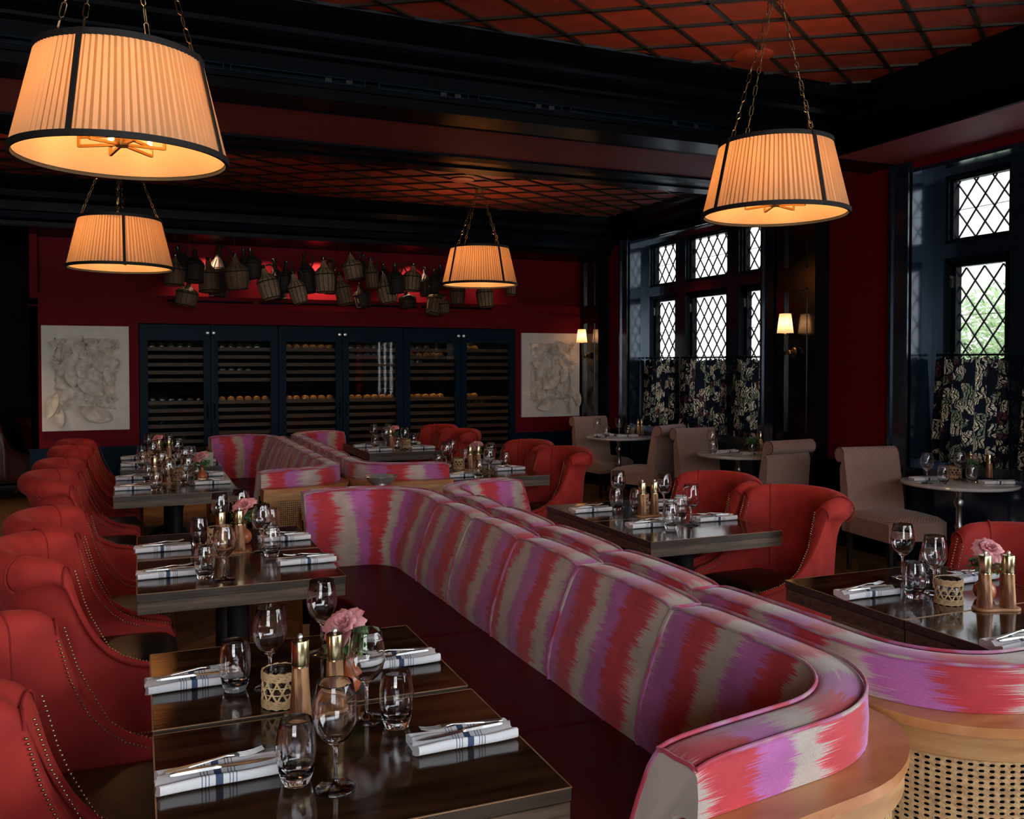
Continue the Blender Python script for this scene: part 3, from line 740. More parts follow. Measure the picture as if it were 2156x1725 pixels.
# ---- outside: pavement and trees
g = struct(MB().box((6.2,-30,-.2),(60,60,-.1)), 'ground_outside', M['pavement'])
for (tx, ty, th, lab) in ((11.6, 9.2, 2.1, 'pale green leafy tree outside the near right window'), (13.5, 6.6, 3.0, 'taller pale green tree outside beyond the right window')):
    tr = empty('garden_tree', (tx,ty,-.1), 0, lab, 'tree')
    MB().tube([(0,0,0),(.05,.02,th*.5),(-.02,.05,th)], [.12,.09,.05], 8).tube([(0,0,th*.6),(.4,.3,th)],[.05,.02],6).tube([(0,0,th*.55),(-.4,.5,th*.95)],[.05,.02],6).build('trunk', M['tree_bark'], tr)
    lf = MB()
    for i in range(5200):
        v = Vector((rnd.gauss(0,1),rnd.gauss(0,1),rnd.gauss(0,1))).normalized()*(rnd.random()**.4)
        p = Vector((v.x*1.15, v.y*1.5, th*.92+v.z*1.0)); s_ = rnd.uniform(.03,.07)
        a_ = Vector((rnd.gauss(0,1),rnd.gauss(0,1),rnd.gauss(0,1))).normalized(); b_ = a_.orthogonal().normalized()
        lf.add([p-a_*s_, p+b_*s_*.5, p+a_*s_, p-b_*s_*.5], [(0,1,2,3)])
    tag(lf.build('foliage', M['tree_leaf'], tr), kind='stuff')

light('side_room_spot', 'SPOT', (-1.5, 10.1, 3.1), 42, (1,.66,.36), .06, (R(6),0,0), spot=R(62), blend=.8)
# ================================================================== WINE CABINETS
def cabinet(x0, idx):
    w = .765; d = .52; H = 2.045; Y0 = 10.985
    names = ['left', 'middle', 'right']
    root = empty('wine_cabinet', (x0, Y0, 0), 0, 'navy double-door wine cabinet, %s of the three along the back wall' % names[idx], 'wine cabinet', 'wine cabinets along the back wall')
    W2 = 2*w
    body = MB().box((0,.03,0),(.02,d,H)).box((W2-.02,.03,0),(W2,d,H)).box((0,.03,H-.03),(W2,d,H)).box((0,.03,0),(W2,d,.12)).box((0,d-.02,0),(W2,d,H)).box((w-.015,.05,.1),(w+.015,d,H))
    body.box((0,.05,1.245),(W2,d,1.275))
    body.build('carcass', M['cab_dark'], root)
    zs = [1.785,1.695,1.605,1.515,1.425,1.165,1.075,.985,.895,.805,.715,.625,.535,.445,.355,.265]
    for k in range(2):
        a = k*w+.004; b = (k+1)*w-.004
        ga, gb, gz0, gz1 = a+.085, b-.075, .16, H-.185
        if k == 1: ga, gb = a+.075, b-.085
        fr = MB().box((a,0,.02),(ga,.045,H-.005)).box((gb,0,.02),(b,.045,H-.005)).box((ga,0,.02),(gb,.045,gz0)).box((ga,0,gz1),(gb,.045,H-.005))
        door = fr.build('cabinet_door', M['blue_satin'], root)
        MB().box((ga,.018,gz0),(gb,.024,gz1)).build('glass_pane', M['cab_glass'], door)
        hx = b-.035 if k == 0 else a+.035
        MB().tube([(hx,-.03,.95),(hx,-.03,1.13)],.006,8).tube([(hx,-.03,.97),(hx,0,.97)],.004,6).tube([(hx,-.03,1.11),(hx,0,1.11)],.004,6).build('handle', M['black_paint'], door)
        MB().lathe([(1e-4,0),(.013,0),(.018,-.004),(.018,-.009),(.006,-.012),(1e-4,-.012)],(0,0,0),16).build('lock', M['chrome'], door)
        o = kids(door)[-1]; o.location = (hx+(.005 if k == 0 else -.005),-.001,H-.095); o.rotation_euler = (R(-90),0,0)
        for z in zs:
            MB().box((ga-.03,.08,z-.042),(gb+.03,.10,z)).build('shelf_front', M['rack_wood'], root)
        rk = MB()
        for z in zs:
            for t_ in range(6): rk.box((ga+.02+t_*.1,.10,z-.041),(ga+.03+t_*.1,d-.04,z-.035))
        tag(rk.build('rack_wire', M['cab_dark'], root), kind='stuff')
    for k in range(2):
        light('cabinet_light', 'AREA', (x0+k*w+w/2, Y0+.12, H-.05), .35, (1,.8,.6), .5, (0,0,0), sy=.02)
        if idx+k: light('cabinet_light', 'AREA', (x0+k*w+w/2, Y0+.12, 1.24), .25, (1,.60,.30), .5, (0,0,0), sy=.02)
    return root
m, n, l, b = newmat('warm_led'); setp(b, Emission_Strength=2.2); b.inputs['Emission Color'].default_value = (1,.85,.65,1); M['led'] = m
m, n, l, b = newmat('amber_led'); setp(b, Emission_Strength=3.0); b.inputs['Emission Color'].default_value = (1,.62,.30,1); M['led2'] = m
def bottle_mesh(material):
    prof = [(1e-4,0),(.030,0),(.0375,.004),(.0385,.02),(.0385,.19),(.034,.215),(.016,.25),(.0145,.30),(.0155,.302),(.0155,.312),(1e-4,.314)]
    return MB().lathe(prof, (0,0,0), 16).mesh('wine_bottle', material, True)
BM = {k: bottle_mesh(M[k]) for k in ('glass_dark','bottle_amber_lit')}
door_names = ['first','second','third','fourth','fifth','sixth']
cab_rows = {0:[(1.785,5,'glass_dark'),(1.165,6,'glass_dark')], 1:[(1.785,5,'glass_dark'),(1.165,6,'bottle_amber_lit'),(1.515,4,'glass_dark')], 2:[(1.785,6,'bottle_amber_lit'),(1.165,6,'bottle_amber_lit')],
            3:[(1.785,5,'glass_dark'),(1.695,4,'glass_dark'),(1.165,6,'bottle_amber_lit')], 4:[(1.785,3,'glass_dark'),(1.695,5,'bottle_amber_lit'),(1.165,5,'bottle_amber_lit'),(1.605,2,'glass_dark')], 5:[(1.785,2,'bottle_amber_lit'),(1.165,2,'bottle_amber_lit'),(1.075,3,'glass_dark')]}
shelfname = {1.785:'top shelf', 1.695:'second shelf down', 1.605:'third shelf down', 1.515:'fourth shelf down', 1.165:'shelf under the middle gap', 1.075:'second shelf under the gap'}
for idx in range(3): cabinet(.012+idx*1.532, idx)
for dk, rows in cab_rows.items():
    bx = .012+(dk//2)*1.532+(dk%2)*.765
    for z, n_, mk in rows:
        for i in range(n_):
            o = bpy.data.objects.new('wine_bottle', BM[mk]); COL.objects.link(o)
            o.location = (bx+.135+i*(.50/max(5, n_-1))+rnd.uniform(-.006,.006), 11.10, z+.006); o.rotation_euler = (R(-90),0,0)
            tag(o, '%s wine bottle, %s from left on the %s, %s cabinet door' % ('amber-lit' if mk == 'bottle_amber_lit' else 'dark', door_names[i], shelfname[z], door_names[dk]), 'wine bottle', 'wine bottles behind the %s door on the %s' % (door_names[dk], shelfname[z]))

# ================================================================== RELIEF PANELS
def petal(mb, c, ang, L, Wd, lift, curl, nu=6, nv=4):
    """a leaf lying on the x-z plane, standing off towards -y"""
    ca, sa = math.cos(ang), math.sin(ang)
    def fn(u, v):
        w = Wd*math.sin(PI*min(1, .04+u*.96))**.7*(v-.5)
        x, z = u*L, w
        y = -(lift*(.3+.7*u)+curl*math.sin(u*PI*.9))*1.0 - abs(v-.5)*Wd*.35*(1 if curl > 0 else -1)
        return (c[0]+x*ca-z*sa, c[1]+y, c[2]+x*sa+z*ca)
    mb.grid(fn, nu, nv)
def relief(x0, x1, z0, z1, seed, label, place):
    r = random.Random(seed); W_, H_ = x1-x0, z1-z0
    root = empty('relief_panel', ((x0+x1)/2, 10.995, z0), 0, label, 'wall art', 'plaster relief panels on the back wall')
    MB().box((-W_/2,-.035,0),(W_/2,0,H_)).build('canvas', M['plaster'], root)
    a, b, c, d = -W_*.36, W_*.34, H_*.20, H_*.88
    sh = MB()
    def fn(u, v):
        x = a+(b-a)*u; z = c+(d-c)*v
        e_ = min(u, 1-u, v, 1-v)
        n1 = mnoise.noise(Vector((x*7+seed, z*7, 1))); n2 = abs(mnoise.noise(Vector((x*16, z*16+seed, 5))))
        h = (.022+.05*max(0,n1)+.055*n2)*min(1, e_*14)
        ex = .018*mnoise.noise(Vector((x*20, z*20, 9)))
        return (x+ex, -.035-h, z+ex*.8)
    sh.grid(fn, 34, 46); sh.build('crumpled_sheet', M['plaster_relief'], root, smooth='all')
    big = [(-.30,.50,.9,.30,.10),(-.10,.47,-.6,.30,.12),(.05,.45,-.9,.20,.08),(-.25,.72,.75,.24,.10),(.10,.60,.1,.24,.14),(-.05,.18,-.35,.30,.13),(.0,.66,2.2,.2,.09),(-.33,.33,-1.9,.26,.09),(-.30,.2,-1.5,.2,.07),(.1,.28,1.2,.18,.08),(-.2,.6,-1.3,.24,.09),(.3,.4,1.8,.22,.08)]
    for k, (x, z, an, L, Wd) in enumerate(big):
        mb = MB(); s_ = 1 if seed == 1 else -1
        petal(mb, (x*W_*s_, -.075-.012*(k%3), z*H_+.03), an if s_ == 1 else PI-an, L*W_*1.25, Wd*W_*1.5, .035, .035, 8, 5)
        mb.build('plaster_leaf', M['plaster_relief'], root, smooth='all')
    fl_ = [(-.27,.66,.15,70),(.14,.78,.14,70),(.26,.60,.15,80),(.10,.32,.13,70),(.0,.82,.07,26),(-.32,.82,.09,26),(.32,.82,.09,20),(.06,.62,.06,20),(.30,.30,.08,26)]
    if seed != 1: fl_ = [(-.05,.80,.12,60),(.30,.62,.14,70),(-.25,.62,.11,50),(.06,.36,.13,70),(-.28,.26,.12,60),(.28,.24,.13,50),(.33,.84,.08,20),(-.1,.5,.07,20)]
    for (x, z, rad, cnt) in fl_:
        mb = MB()
        for i in range(cnt):
            t_ = r.random()**.6; an = r.uniform(0, 2*PI)
            st = rad*W_*.25*t_
            petal(mb, (x*W_+st*math.cos(an), -.085, z*H_+st*math.sin(an)), an+r.uniform(-.3,.3), rad*W_*r.uniform(.55,1.0)*(.4+.6*t_), .014*r.uniform(.8,1.7), .05*(1.3-t_), .012, 4, 2)
        mb.build('plaster_flower', M['plaster_relief'], root, smooth='all')
relief(-.966,-.094,.86,2.01,1,'ivory plaster flower relief panel left of the wine cabinets','left')
relief(4.68,5.53,.885,2.0,2,'ivory plaster flower relief panel right of the wine cabinets, by the sconce','right')

# ================================================================== HANGING DEMIJOHNS
CX, CY, FF = 1078.0, 765+1900*math.tan(R(1.3)), 1900.0
yaw, pit = R(22.5), R(1.3)
fw = Vector((math.sin(yaw)*math.cos(pit), math.cos(yaw)*math.cos(pit), -math.sin(pit))); rt = Vector((math.cos(yaw), -math.sin(yaw), 0)); upv = rt.cross(fw)
def ony(x, y, Y):
    d = rt*((x-CX)/FF)-upv*((y-CY)/FF)+fw
    return Vector((0,0,1.6))+d*(Y/d.y)
# surveyed positions: x neck, z neck, x foot, z foot, width, tone, handle side, depth
A_ = lambda x, y: (340+x/6.7375, 500+y/6.7375)
B_ = lambda x, y: (640+x/4.687, 500+y/4.687)
J = []
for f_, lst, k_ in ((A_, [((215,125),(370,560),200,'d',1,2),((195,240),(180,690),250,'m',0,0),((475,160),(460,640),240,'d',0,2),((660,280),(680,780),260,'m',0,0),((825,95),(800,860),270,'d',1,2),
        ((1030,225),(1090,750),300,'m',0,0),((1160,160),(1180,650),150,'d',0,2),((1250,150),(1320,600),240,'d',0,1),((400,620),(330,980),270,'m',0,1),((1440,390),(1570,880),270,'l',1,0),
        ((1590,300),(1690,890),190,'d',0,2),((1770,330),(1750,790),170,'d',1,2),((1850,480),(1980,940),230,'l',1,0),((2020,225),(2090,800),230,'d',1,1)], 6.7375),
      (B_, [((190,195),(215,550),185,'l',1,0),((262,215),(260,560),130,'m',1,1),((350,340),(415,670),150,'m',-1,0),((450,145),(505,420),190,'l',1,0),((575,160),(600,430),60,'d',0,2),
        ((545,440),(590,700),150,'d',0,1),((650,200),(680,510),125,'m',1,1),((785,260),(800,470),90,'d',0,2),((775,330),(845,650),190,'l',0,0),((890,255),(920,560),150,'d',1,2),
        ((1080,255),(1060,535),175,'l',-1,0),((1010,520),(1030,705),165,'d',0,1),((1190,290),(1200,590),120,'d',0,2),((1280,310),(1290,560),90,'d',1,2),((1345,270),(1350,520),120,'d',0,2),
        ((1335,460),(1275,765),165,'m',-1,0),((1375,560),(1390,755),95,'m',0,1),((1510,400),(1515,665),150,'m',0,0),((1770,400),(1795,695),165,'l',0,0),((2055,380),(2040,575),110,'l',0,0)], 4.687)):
    for (a, b, w, tone, hd, dep) in lst:
        pa = f_(*a); pb = f_(*b); J.append((pa[0], pa[1], pb[0], pb[1], w/k_, tone, hd, dep))
J.sort(key=lambda j: j[0]+j[2])
fixed = []
for j in J:       # keep neighbours that cross in the picture on different hanging depths
    best = None
    for d_ in [j[7]]+[q for q in (0,1,2) if q != j[7]]:
        Y_ = 10.50+d_*.23; cost = 0
        for k in fixed:
            if k[7] != d_: continue
            ax_, bx_ = (j[0]+2*j[2])/3, (k[0]+2*k[2])/3
            ox = (j[4]+k[4])/2*1.04+2-abs(ax_-bx_); oy = min(j[3],k[3])-max(j[1]+14,k[1]+14)
            if ox > 0 and oy > 0: cost += min(ox, oy)
        if best is None or cost < best[0]-.5: best = (cost, d_)
    fixed.append(j[:7]+(best[1],))
J = fixed
DEMI_N = len(J)
ords = ['first','second','third','fourth','fifth','sixth','seventh','eighth','ninth','tenth','eleventh','twelfth','thirteenth','fourteenth','fifteenth','sixteenth','seventeenth','eighteenth','nineteenth','twentieth',
 'twenty-first','twenty-second','twenty-third','twenty-fourth','twenty-fifth','twenty-sixth','twenty-seventh','twenty-eighth','twenty-ninth','thirtieth','thirty-first','thirty-second','thirty-third','thirty-fourth','thirty-fifth']
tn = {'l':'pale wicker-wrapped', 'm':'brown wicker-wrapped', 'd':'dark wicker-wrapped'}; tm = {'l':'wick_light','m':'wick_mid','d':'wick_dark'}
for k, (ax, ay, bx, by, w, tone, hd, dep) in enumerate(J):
    Y = 10.50+dep*.23+{0:-.05, 3:.06, 4:.06, 5:.12, 14:-.06, 15:.06, 16:.07, 18:.16, 22:.07, 24:.14}.get(k, 0)
    P0, P1 = ony(ax, ay, Y), ony(bx, by, Y)
    ax_ = (P0-P1); Ht = ax_.length; rad = w/1900*Y/1.0*1.03/2
    # lean axis: tilt in the picture plane plus a nod towards the room
    root = empty('demijohn', tuple(P1), 0, '%s demijohn%s, %s from the left in the hanging row' % (tn[tone], ' with a looped handle' if hd else '', ords[k]), 'demijohn', 'demijohns hanging above the wine cabinets')
    q = Vector((0,0,1)).rotation_difference(ax_.normalized()).to_euler(); root.rotation_euler = (q.x+rnd.uniform(-.12,.10), q.y, q.z)
    s_ = rnd.random()
    hb = Ht*.52; hs = Ht*.76; hn = Ht*.93
    taper = rnd.uniform(.80,.97)
    prof = [(1e-4,0),(rad*taper*.9,.002),(rad*taper,.012),(rad*.96,Ht*.2),(rad,hb*.85),(rad*.97,hb),(rad*1.02,hb+.006),(rad*.9,hb+.03),(rad*.5,hs*.93),(rad*.30,hs+.01),(.024,hn*.97)]
    mb = MB(); nn = 24; vs = []
    circ = 2*PI*rad; cum = 0; lens = [0]
    for i in range(1, len(prof)): cum += math.hypot(prof[i][0]-prof[i-1][0], prof[i][1]-prof[i-1][1]); lens.append(cum)
    fs = []; uv = []
    wob = rnd.random()*6
    for i, (r_, z) in enumerate(prof):
        for t_ in range(nn+1):
            a = 2*PI*t_/nn; rr = r_*(1+.025*math.sin(3*a+wob)+.012*math.sin(7*a+i))
            vs.append((rr*math.cos(a), rr*math.sin(a), z))
    for i in range(len(prof)-1):
        for t_ in range(nn):
            fs.append((i*(nn+1)+t_, i*(nn+1)+t_+1, (i+1)*(nn+1)+t_+1, (i+1)*(nn+1)+t_))
            uv.append([(circ*t_/nn,lens[i]),(circ*(t_+1)/nn,lens[i]),(circ*(t_+1)/nn,lens[i+1]),(circ*t_/nn,lens[i+1])])
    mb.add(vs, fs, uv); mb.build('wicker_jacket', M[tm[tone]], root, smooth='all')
    # braided hoops and raised stakes
    hp = MB()
    for z_, r_ in ((hb,rad*1.0),(.012,rad*taper)):
        hp.tube([((r_+.004)*math.cos(t*PI/12), (r_+.004)*math.sin(t*PI/12), z_+.003*math.sin(t*4)) for t in range(24)], .006, 5, closed=True)
    for t_ in range(13):
        a = 2*PI*t_/13+s_
        hp.tube([((prof[i][0]+.002)*math.cos(a), (prof[i][0]+.002)*math.sin(a), prof[i][1]) for i in (2,3,4,6,7,8)], .0042, 4)
    hp.build('braided_hoop', M['wick_mid' if tone != 'd' else 'wick_dark'], root, smooth=True)
    MB().lathe([(.018,hn*.9),(.019,hn),(.024,hn+.004),(.025,Ht-.006),(.019,Ht),(1e-4,Ht)], (0,0,0), 14).build('bottle_neck', M['glass_dark'], root, smooth=True)
    if hd:
        h_ = MB(); pts = []
        for t_ in range(11):
            a = PI*t_/10
            pts.append((hd*(rad*.30+(rad*.75)*math.sin(a)*.95), 0, hs*.80+(Ht*.98-hs*.80)*(1-math.cos(a))/2+.02*math.sin(a)))
        h_.tube(pts, .009, 7); h_.build('wicker_handle', M[tm[tone]], root, smooth=True)
    top = root.rotation_euler.to_matrix() @ Vector((0,0,Ht)) 
    Mi = root.rotation_euler.to_matrix().inverted()
    tz = 2.996-P1.z
    MB().tube([Mi @ (top+Vector((0,0,-.01))), Mi @ Vector((top.x, top.y, tz))], .0007, 4).build('hanging_wire', M['iron'], root)
# spots that graze the red recess
for si_, px_ in enumerate((430, 560, 668, 862, 1010)):
    p = ony(px_, 500, 11.2)
    sp = light('wall_spot', 'SPOT', (p.x, 11.03, 2.975), 56 if px_ in (668,) else (9 if px_ in (560,1010) else 25), (1,.60,.38), .015, (R(2),0,0), spot=R(100), blend=1.0)
    f_ = MB().lathe([(.028,0),(.032,-.004),(.036,0)], (0,0,0), 16).build('recessed_spotlight', M['black_paint']); f_.location = (p.x,11.03,2.995)
    tag(f_, 'small recessed black spotlight, %s from the left above the hanging demijohns' % ords[si_], 'spotlight', 'recessed spotlights above the demijohns')
# ================================================================== PENDANT LAMPS
def chain(mb, p, q, link=.055):
    p = Vector(p); q = Vector(q); n_ = max(2, round((q-p).length/link)); d = (q-p)/n_; L = d.length*1.12; u = d.normalized()
    a = u.orthogonal().normalized(); b = u.cross(a)
    for i in range(n_):
        c = p+d*(i+.5); s_ = a if i % 2 else b; w = .0085
        big = (i % 3 != 2)
        hl = L/2 if big else L*.34
        pts = [c+u*(hl-w)*sg1+s_*w*sg2 for sg1, sg2 in ((1,1),(1,-1),(-1,-1),(-1,1))]
        pts = [c+u*(hl-w)+s_*w, c+u*hl, c+u*(hl-w)-s_*w, c-u*(hl-w)-s_*w, c-u*hl, c-u*(hl-w)+s_*w]
        mb.tube(pts, .0024, 5, closed=True)
def pendant(x, y, rz, zc, label, energy):
    zb = (2.385 if y < 5 else 2.345) if x < 1 else 2.41
    h, r0, r1 = .375, .384, .295
    root = empty('pendant_lamp', (x,y,zb), rz, label, 'lamp', 'pleated pendant lamps')
    # pleated silk, knife pleats overlapping: a thin fold strip and a broad flat
    NP = 92; mbA = MB(); mbB = MB()
    for k in range(NP):
        j = rnd.uniform(-.12,.12)
        t0, t1, t2 = 2*PI*k/NP, 2*PI*(k+.58+j)/NP, 2*PI*(k+1)/NP
        def P(t, z, o): 
            r_ = r0+(r1-r0)*z/h+o; return (r_*math.cos(t), r_*math.sin(t), z)
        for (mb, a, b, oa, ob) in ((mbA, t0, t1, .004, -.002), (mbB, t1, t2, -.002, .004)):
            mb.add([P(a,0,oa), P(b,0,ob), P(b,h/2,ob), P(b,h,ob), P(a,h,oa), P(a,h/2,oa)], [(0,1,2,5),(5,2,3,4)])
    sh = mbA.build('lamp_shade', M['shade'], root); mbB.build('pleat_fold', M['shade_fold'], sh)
    MB().lathe([(r0-.010,.004),(r1-.010,h-.004)], (0,0,0), 72).build('lamp_liner', M['shade_liner'], sh, smooth='all')
    tp = MB()
    for (r_, z) in ((r0, 0), (r1, h)):
        tp.lathe([(r_-.006,z-.010),(r_+.008,z-.011),(r_+.0085,z+.012),(r_-.006,z+.012),(r_-.006,z-.010)], (0,0,0), 72)
    tp.build('shade_rim', M['trim_black'], root, smooth=True)
    for k in range(4):
        a = -PI/2+k*PI/2; ca, sa = math.cos(a), math.sin(a)
        MB().bar(((r0+.008)*ca,(r0+.008)*sa,-.012), ((r1+.008)*ca,(r1+.008)*sa,h+.012), .020, .007, (ca,sa,0)).build('tape_strip', M['trim_black'], root)
    # brass spider with six looped arms
    sp = MB().lathe([(1e-4,-.012),(.022,-.012),(.026,-.006),(.026,.022),(.034,.026),(.034,.040),(.012,.044),(1e-4,.044)], (0,0,.055), 24)
    spd = sp.build('lamp_hub', M['brass_lamp'], root, smooth=True)
    for k in range(6):
        a = 2*PI*k/6+.2; ca, sa = math.cos(a), math.sin(a); A = MB()
        p = lambda r_, z: (r_*ca, r_*sa, z)
        A.bar(p(.02,.050), p(.155,.040), .010, .010); A.bar(p(.155,.036), p(.155,.078), .010, .010); A.bar(p(.155,.074), p(.02,.085), .010, .010)
        A.build('lamp_arm', M['brass_lamp'], spd)
        MB().lathe([(1e-4,.0),(.012,0),(.012,.07),(1e-4,.07)], p(.150,.078), 12).build('candle_tube', M['candle'], spd, smooth=True)
        MB().ball(p(.150,.175), .020, 10, 8, (1,1,1.35)).build('bulb', M['bulb'], spd, smooth='all')
    # four chains gathering at the ceiling hook
    for k in range(4):
        a = -PI/2+k*PI/2; ca, sa = math.cos(a), math.sin(a)
        ch = MB(); chain(ch, ((r1-.012)*ca,(r1-.012)*sa,h+.005), (.035*ca,.035*sa,zc-zb-.03)); ch.build('chain', M['bronze'], root, smooth=True)
    MB().lathe([(1e-4,0),(.055,0),(.05,-.02),(.02,-.032),(1e-4,-.034)], (0,0,zc-zb), 24).build('ceiling_rose', M['bronze'], root, smooth=True)
    l = light('pendant_light', 'POINT', (x,y,zb+.20), energy, (1,.60,.29), .10)
for (x, y, rz, zc, lb, en) in ((-.05,3.78,R(-25),ZN,'large pleated cream drum pendant with black tape, nearest the left corner',7.1),
                         (-.12,7.70,R(5),ZF,'pleated drum pendant hanging far left before the basket display',7.1),
                         (3.21,4.01,R(0),ZN,'pleated drum pendant at right in front of the leaded windows',7.1),
                         (3.26,8.74,R(18),ZF,'smallest pleated drum pendant, in the far middle before the demijohns',7.1)):
    pendant(x, y, rz, zc, lb, en)

# ================================================================== WALL SCONCES
def sconce(y, label):
    root = empty('wall_sconce', (5.548, y, 1.70), 0, label, 'wall lamp', 'wall sconces on the dark pilasters')
    MB().lathe([(1e-4,0),(.045,0),(.048,.008),(.040,.016),(.030,.020),(1e-4,.022)], (0,0,0), 24, Matrix.Rotation(R(-90),3,'Y')).build('backplate', M['bronze'], root, smooth=True)
    a = MB().ball((-.045,0,-.005), .026, 12, 8).tube([(-.02,0,0),(-.045,0,-.005)], .010, 8).tube([(-.045,0,-.005),(-.085,0,-.004),(-.10,0,.03),(-.10,0,.17)], .006, 8).ball((-.10,0,.165),.012)
    a.build('arm', M['bronze'], root, smooth=True)
    MB().lathe([(.074,.175),(.052,.350)], (-.10,0,0), 32).build('lamp_shade', M['sconce_shade'], root, smooth='all')
    MB().ball((-.10,0,.245), .016, 10, 8, (1,1,1.4)).build('bulb', M['bulb'], root, smooth='all')
    light('sconce_light', 'POINT', (5.448, y, 1.955), .85, (1,.62,.34), .03)
sconce(6.65, 'small cream shaded wall sconce on the dark pilaster between the windows')
sconce(10.73, 'small cream shaded wall sconce beside the right relief panel')

# ================================================================== RED CHAIRS
def red_chair():
    root = empty('velvet_armchair', label='red velvet curved-back chair', cat='chair')
    st = [(.285,.252,.455,.010),(.275,.262,.485,.012),(.22,.268,.497,.013),(.15,.271,.512,.014),(.09,.273,.540,.016),(.04,.274,.582,.018),(0,.274,.636,.021),(-.03,.273,.700,.025),(-.052,.272,.765,.029),
          (-.066,.270,.830,.033),(-.078,.267,.880,.037),(-.105,.260,.908,.044),(-.145,.245,.920,.055),(-.19,.222,.926,.065),(-.23,.172,.932,.065),(-.258,.112,.936,.065),(-.272,.056,.938,.065),(-.277,0,.939,.065)]
    full = st+[(x,-y,H,r) for (x,y,H,r) in st[-2::-1]]
    N = len(full); pts = [Vector((p[0],p[1])) for p in full]
    norms = []
    for i in range(N):
        d = pts[min(i+1,N-1)]-pts[max(i-1,0)]; d.normalize(); nn = Vector((d.y,-d.x))
        if nn.dot(pts[i]-Vector((.15,0))) < 0: nn = -nn
        norms.append(nn)
    norms[0] = norms[1] = Vector((.0,1)); norms[-1] = norms[-2] = Vector((.0,-1))
    def sec(i):
        x, y, H, r = full[i]; p = pts[i]; n_ = norms[i]
        hz = H-r
        k = min(1, (H-.45)/.45)
        L = []
        for t_ in (0,.2,.4,.6,.8,1): 
            z = .42+(hz-.42)*t_; L.append((-.045*(1-t_)**1.3*k-.0, z))
        for t_ in range(1, 12):
            a = PI-t_*(PI*1.42)/11; L.append((r+r*math.cos(a), hz+r*math.sin(a)))
        zt = L[-1][1]
        dw = max(.030, .055*min(1,k+.3)); 
        for t_ in (.12,.35,.6,.85,1.0):
            z = zt+(.20-zt)*t_; L.append((dw-.030*t_*k, z))
        L.append((-.03,.20)); 
        return [(p.x+n_.x*d, p.y+n_.y*d, z) for d, z in L]
    rows = [sec(i) for i in range(N)]; m_ = len(rows[0])
    mb = MB(); mb.add([v for r_ in rows for v in r_], [(i*m_+j, (i+1)*m_+j, (i+1)*m_+(j+1)%m_, i*m_+(j+1)%m_) for i in range(N-1) for j in range(m_)]+[tuple(range(m_)), tuple((N-1)*m_+j for j in range(m_-1,-1,-1))])
    sh = mb.build('backrest', M['velvet'], root, smooth='all', fixn=True)
    md = sh.modifiers.new('s','SUBSURF'); md.levels = 1; md.render_levels = 1
    # vertical seams running over the roll
    for i in (13, N-1-13):
        x, y, H, r = full[i]; n_ = norms[i]; p = pts[i]; L = [(-.045*(1-t_)**1.3-.002, .44+(H-r-.44)*t_) for t_ in (0,.25,.5,.75,1)]
        L += [(r+(r+.002)*math.cos(PI-t_*PI*1.35/10), H-r+(r+.002)*math.sin(PI-t_*PI*1.35/10)) for t_ in range(1,11)]
        MB().tube([(p.x+n_.x*d, p.y+n_.y*d, z) for d, z in L], .0042, 6).build('piping', M['velvet_seam'], root, smooth=True)
    for sg in (1,-1):      # seam that closes the roll on each wing
        i = 10; x, y, H, r = full[i]; n_ = Vector((norms[i].x, norms[i].y*sg)); p = Vector((x, y*sg))
        MB().tube([(p.x+n_.x*(r+(r+.001)*math.cos(a)), p.y+n_.y*(r+(r+.001)*math.cos(a)), H-r+(r+.001)*math.sin(a)) for a in [PI-t_*PI*1.4/12 for t_ in range(13)]], .0035, 6).build('piping', M['velvet_seam'], root, smooth=True)
    # nail heads, two rows along the sloping front edges
    nb = MB()
    def ring(path, step=.0118, r=.0037):
        acc = 0; last = Vector(path[0]); nb.ball(last, r, 6, 4)
        for q in path[1:]:
            q = Vector(q)
            while (q-last).length >= step:
                last = last+(q-last).normalized()*step; nb.ball(last, r, 6, 4)
    for sg in (1,-1):
        for off, zo in ((-.003,-.012),(None,0)):
            path = []
            for i in range(1, 11):
                x, y, H, r = full[i]; n_ = norms[i]
                if off is not None: d, z = -.004, H-r-.008
                else: d, z = r*1.0, H+.001
                if off is None and i > 7: d, z = r*.35, H-r*.35
                path.append((x+n_.x*d+(.018 if off is None and i > 5 else 0), (y+n_.y*d)*sg, z))
            ring(path)
            path = [(x_, .297*sg, z_) for x_, z_ in ((.27,.25 if off is None else .225),(-.05,.25 if off is None else .225))]
            ring(path)
        ring([(.302,-.25,.235),(.302,.25,.235)], .018)
    tag(nb.build('nailhead_trim', M['nail'], root, smooth='all'), kind='stuff')
    mb = MB()
    def seatf(u, v):
        x = -.24+.535*u; y = (-.262+.524*v)*(1 if u > .35 else .62+.38*math.sin(u/.35*PI/2))
        e_ = min(u*3, (1-u)*9, v*6, (1-v)*6, 1); return (x, y, .425+.055*math.sin(min(1,e_)*PI/2)+.012*math.sin(u*PI)*math.sin(v*PI))
    mb.grid(seatf, 14, 14); mb.box((-.22,-.25,.33),(.29,.25,.43)); mb.build('seat_cushion', M['leather'], root, smooth=50)
    MB().box((.272,-.262,.20),(.300,.262,.40)).box((-.2,-.2,.19),(.29,.24,.22)).build('seat_rail', M['velvet'], root)
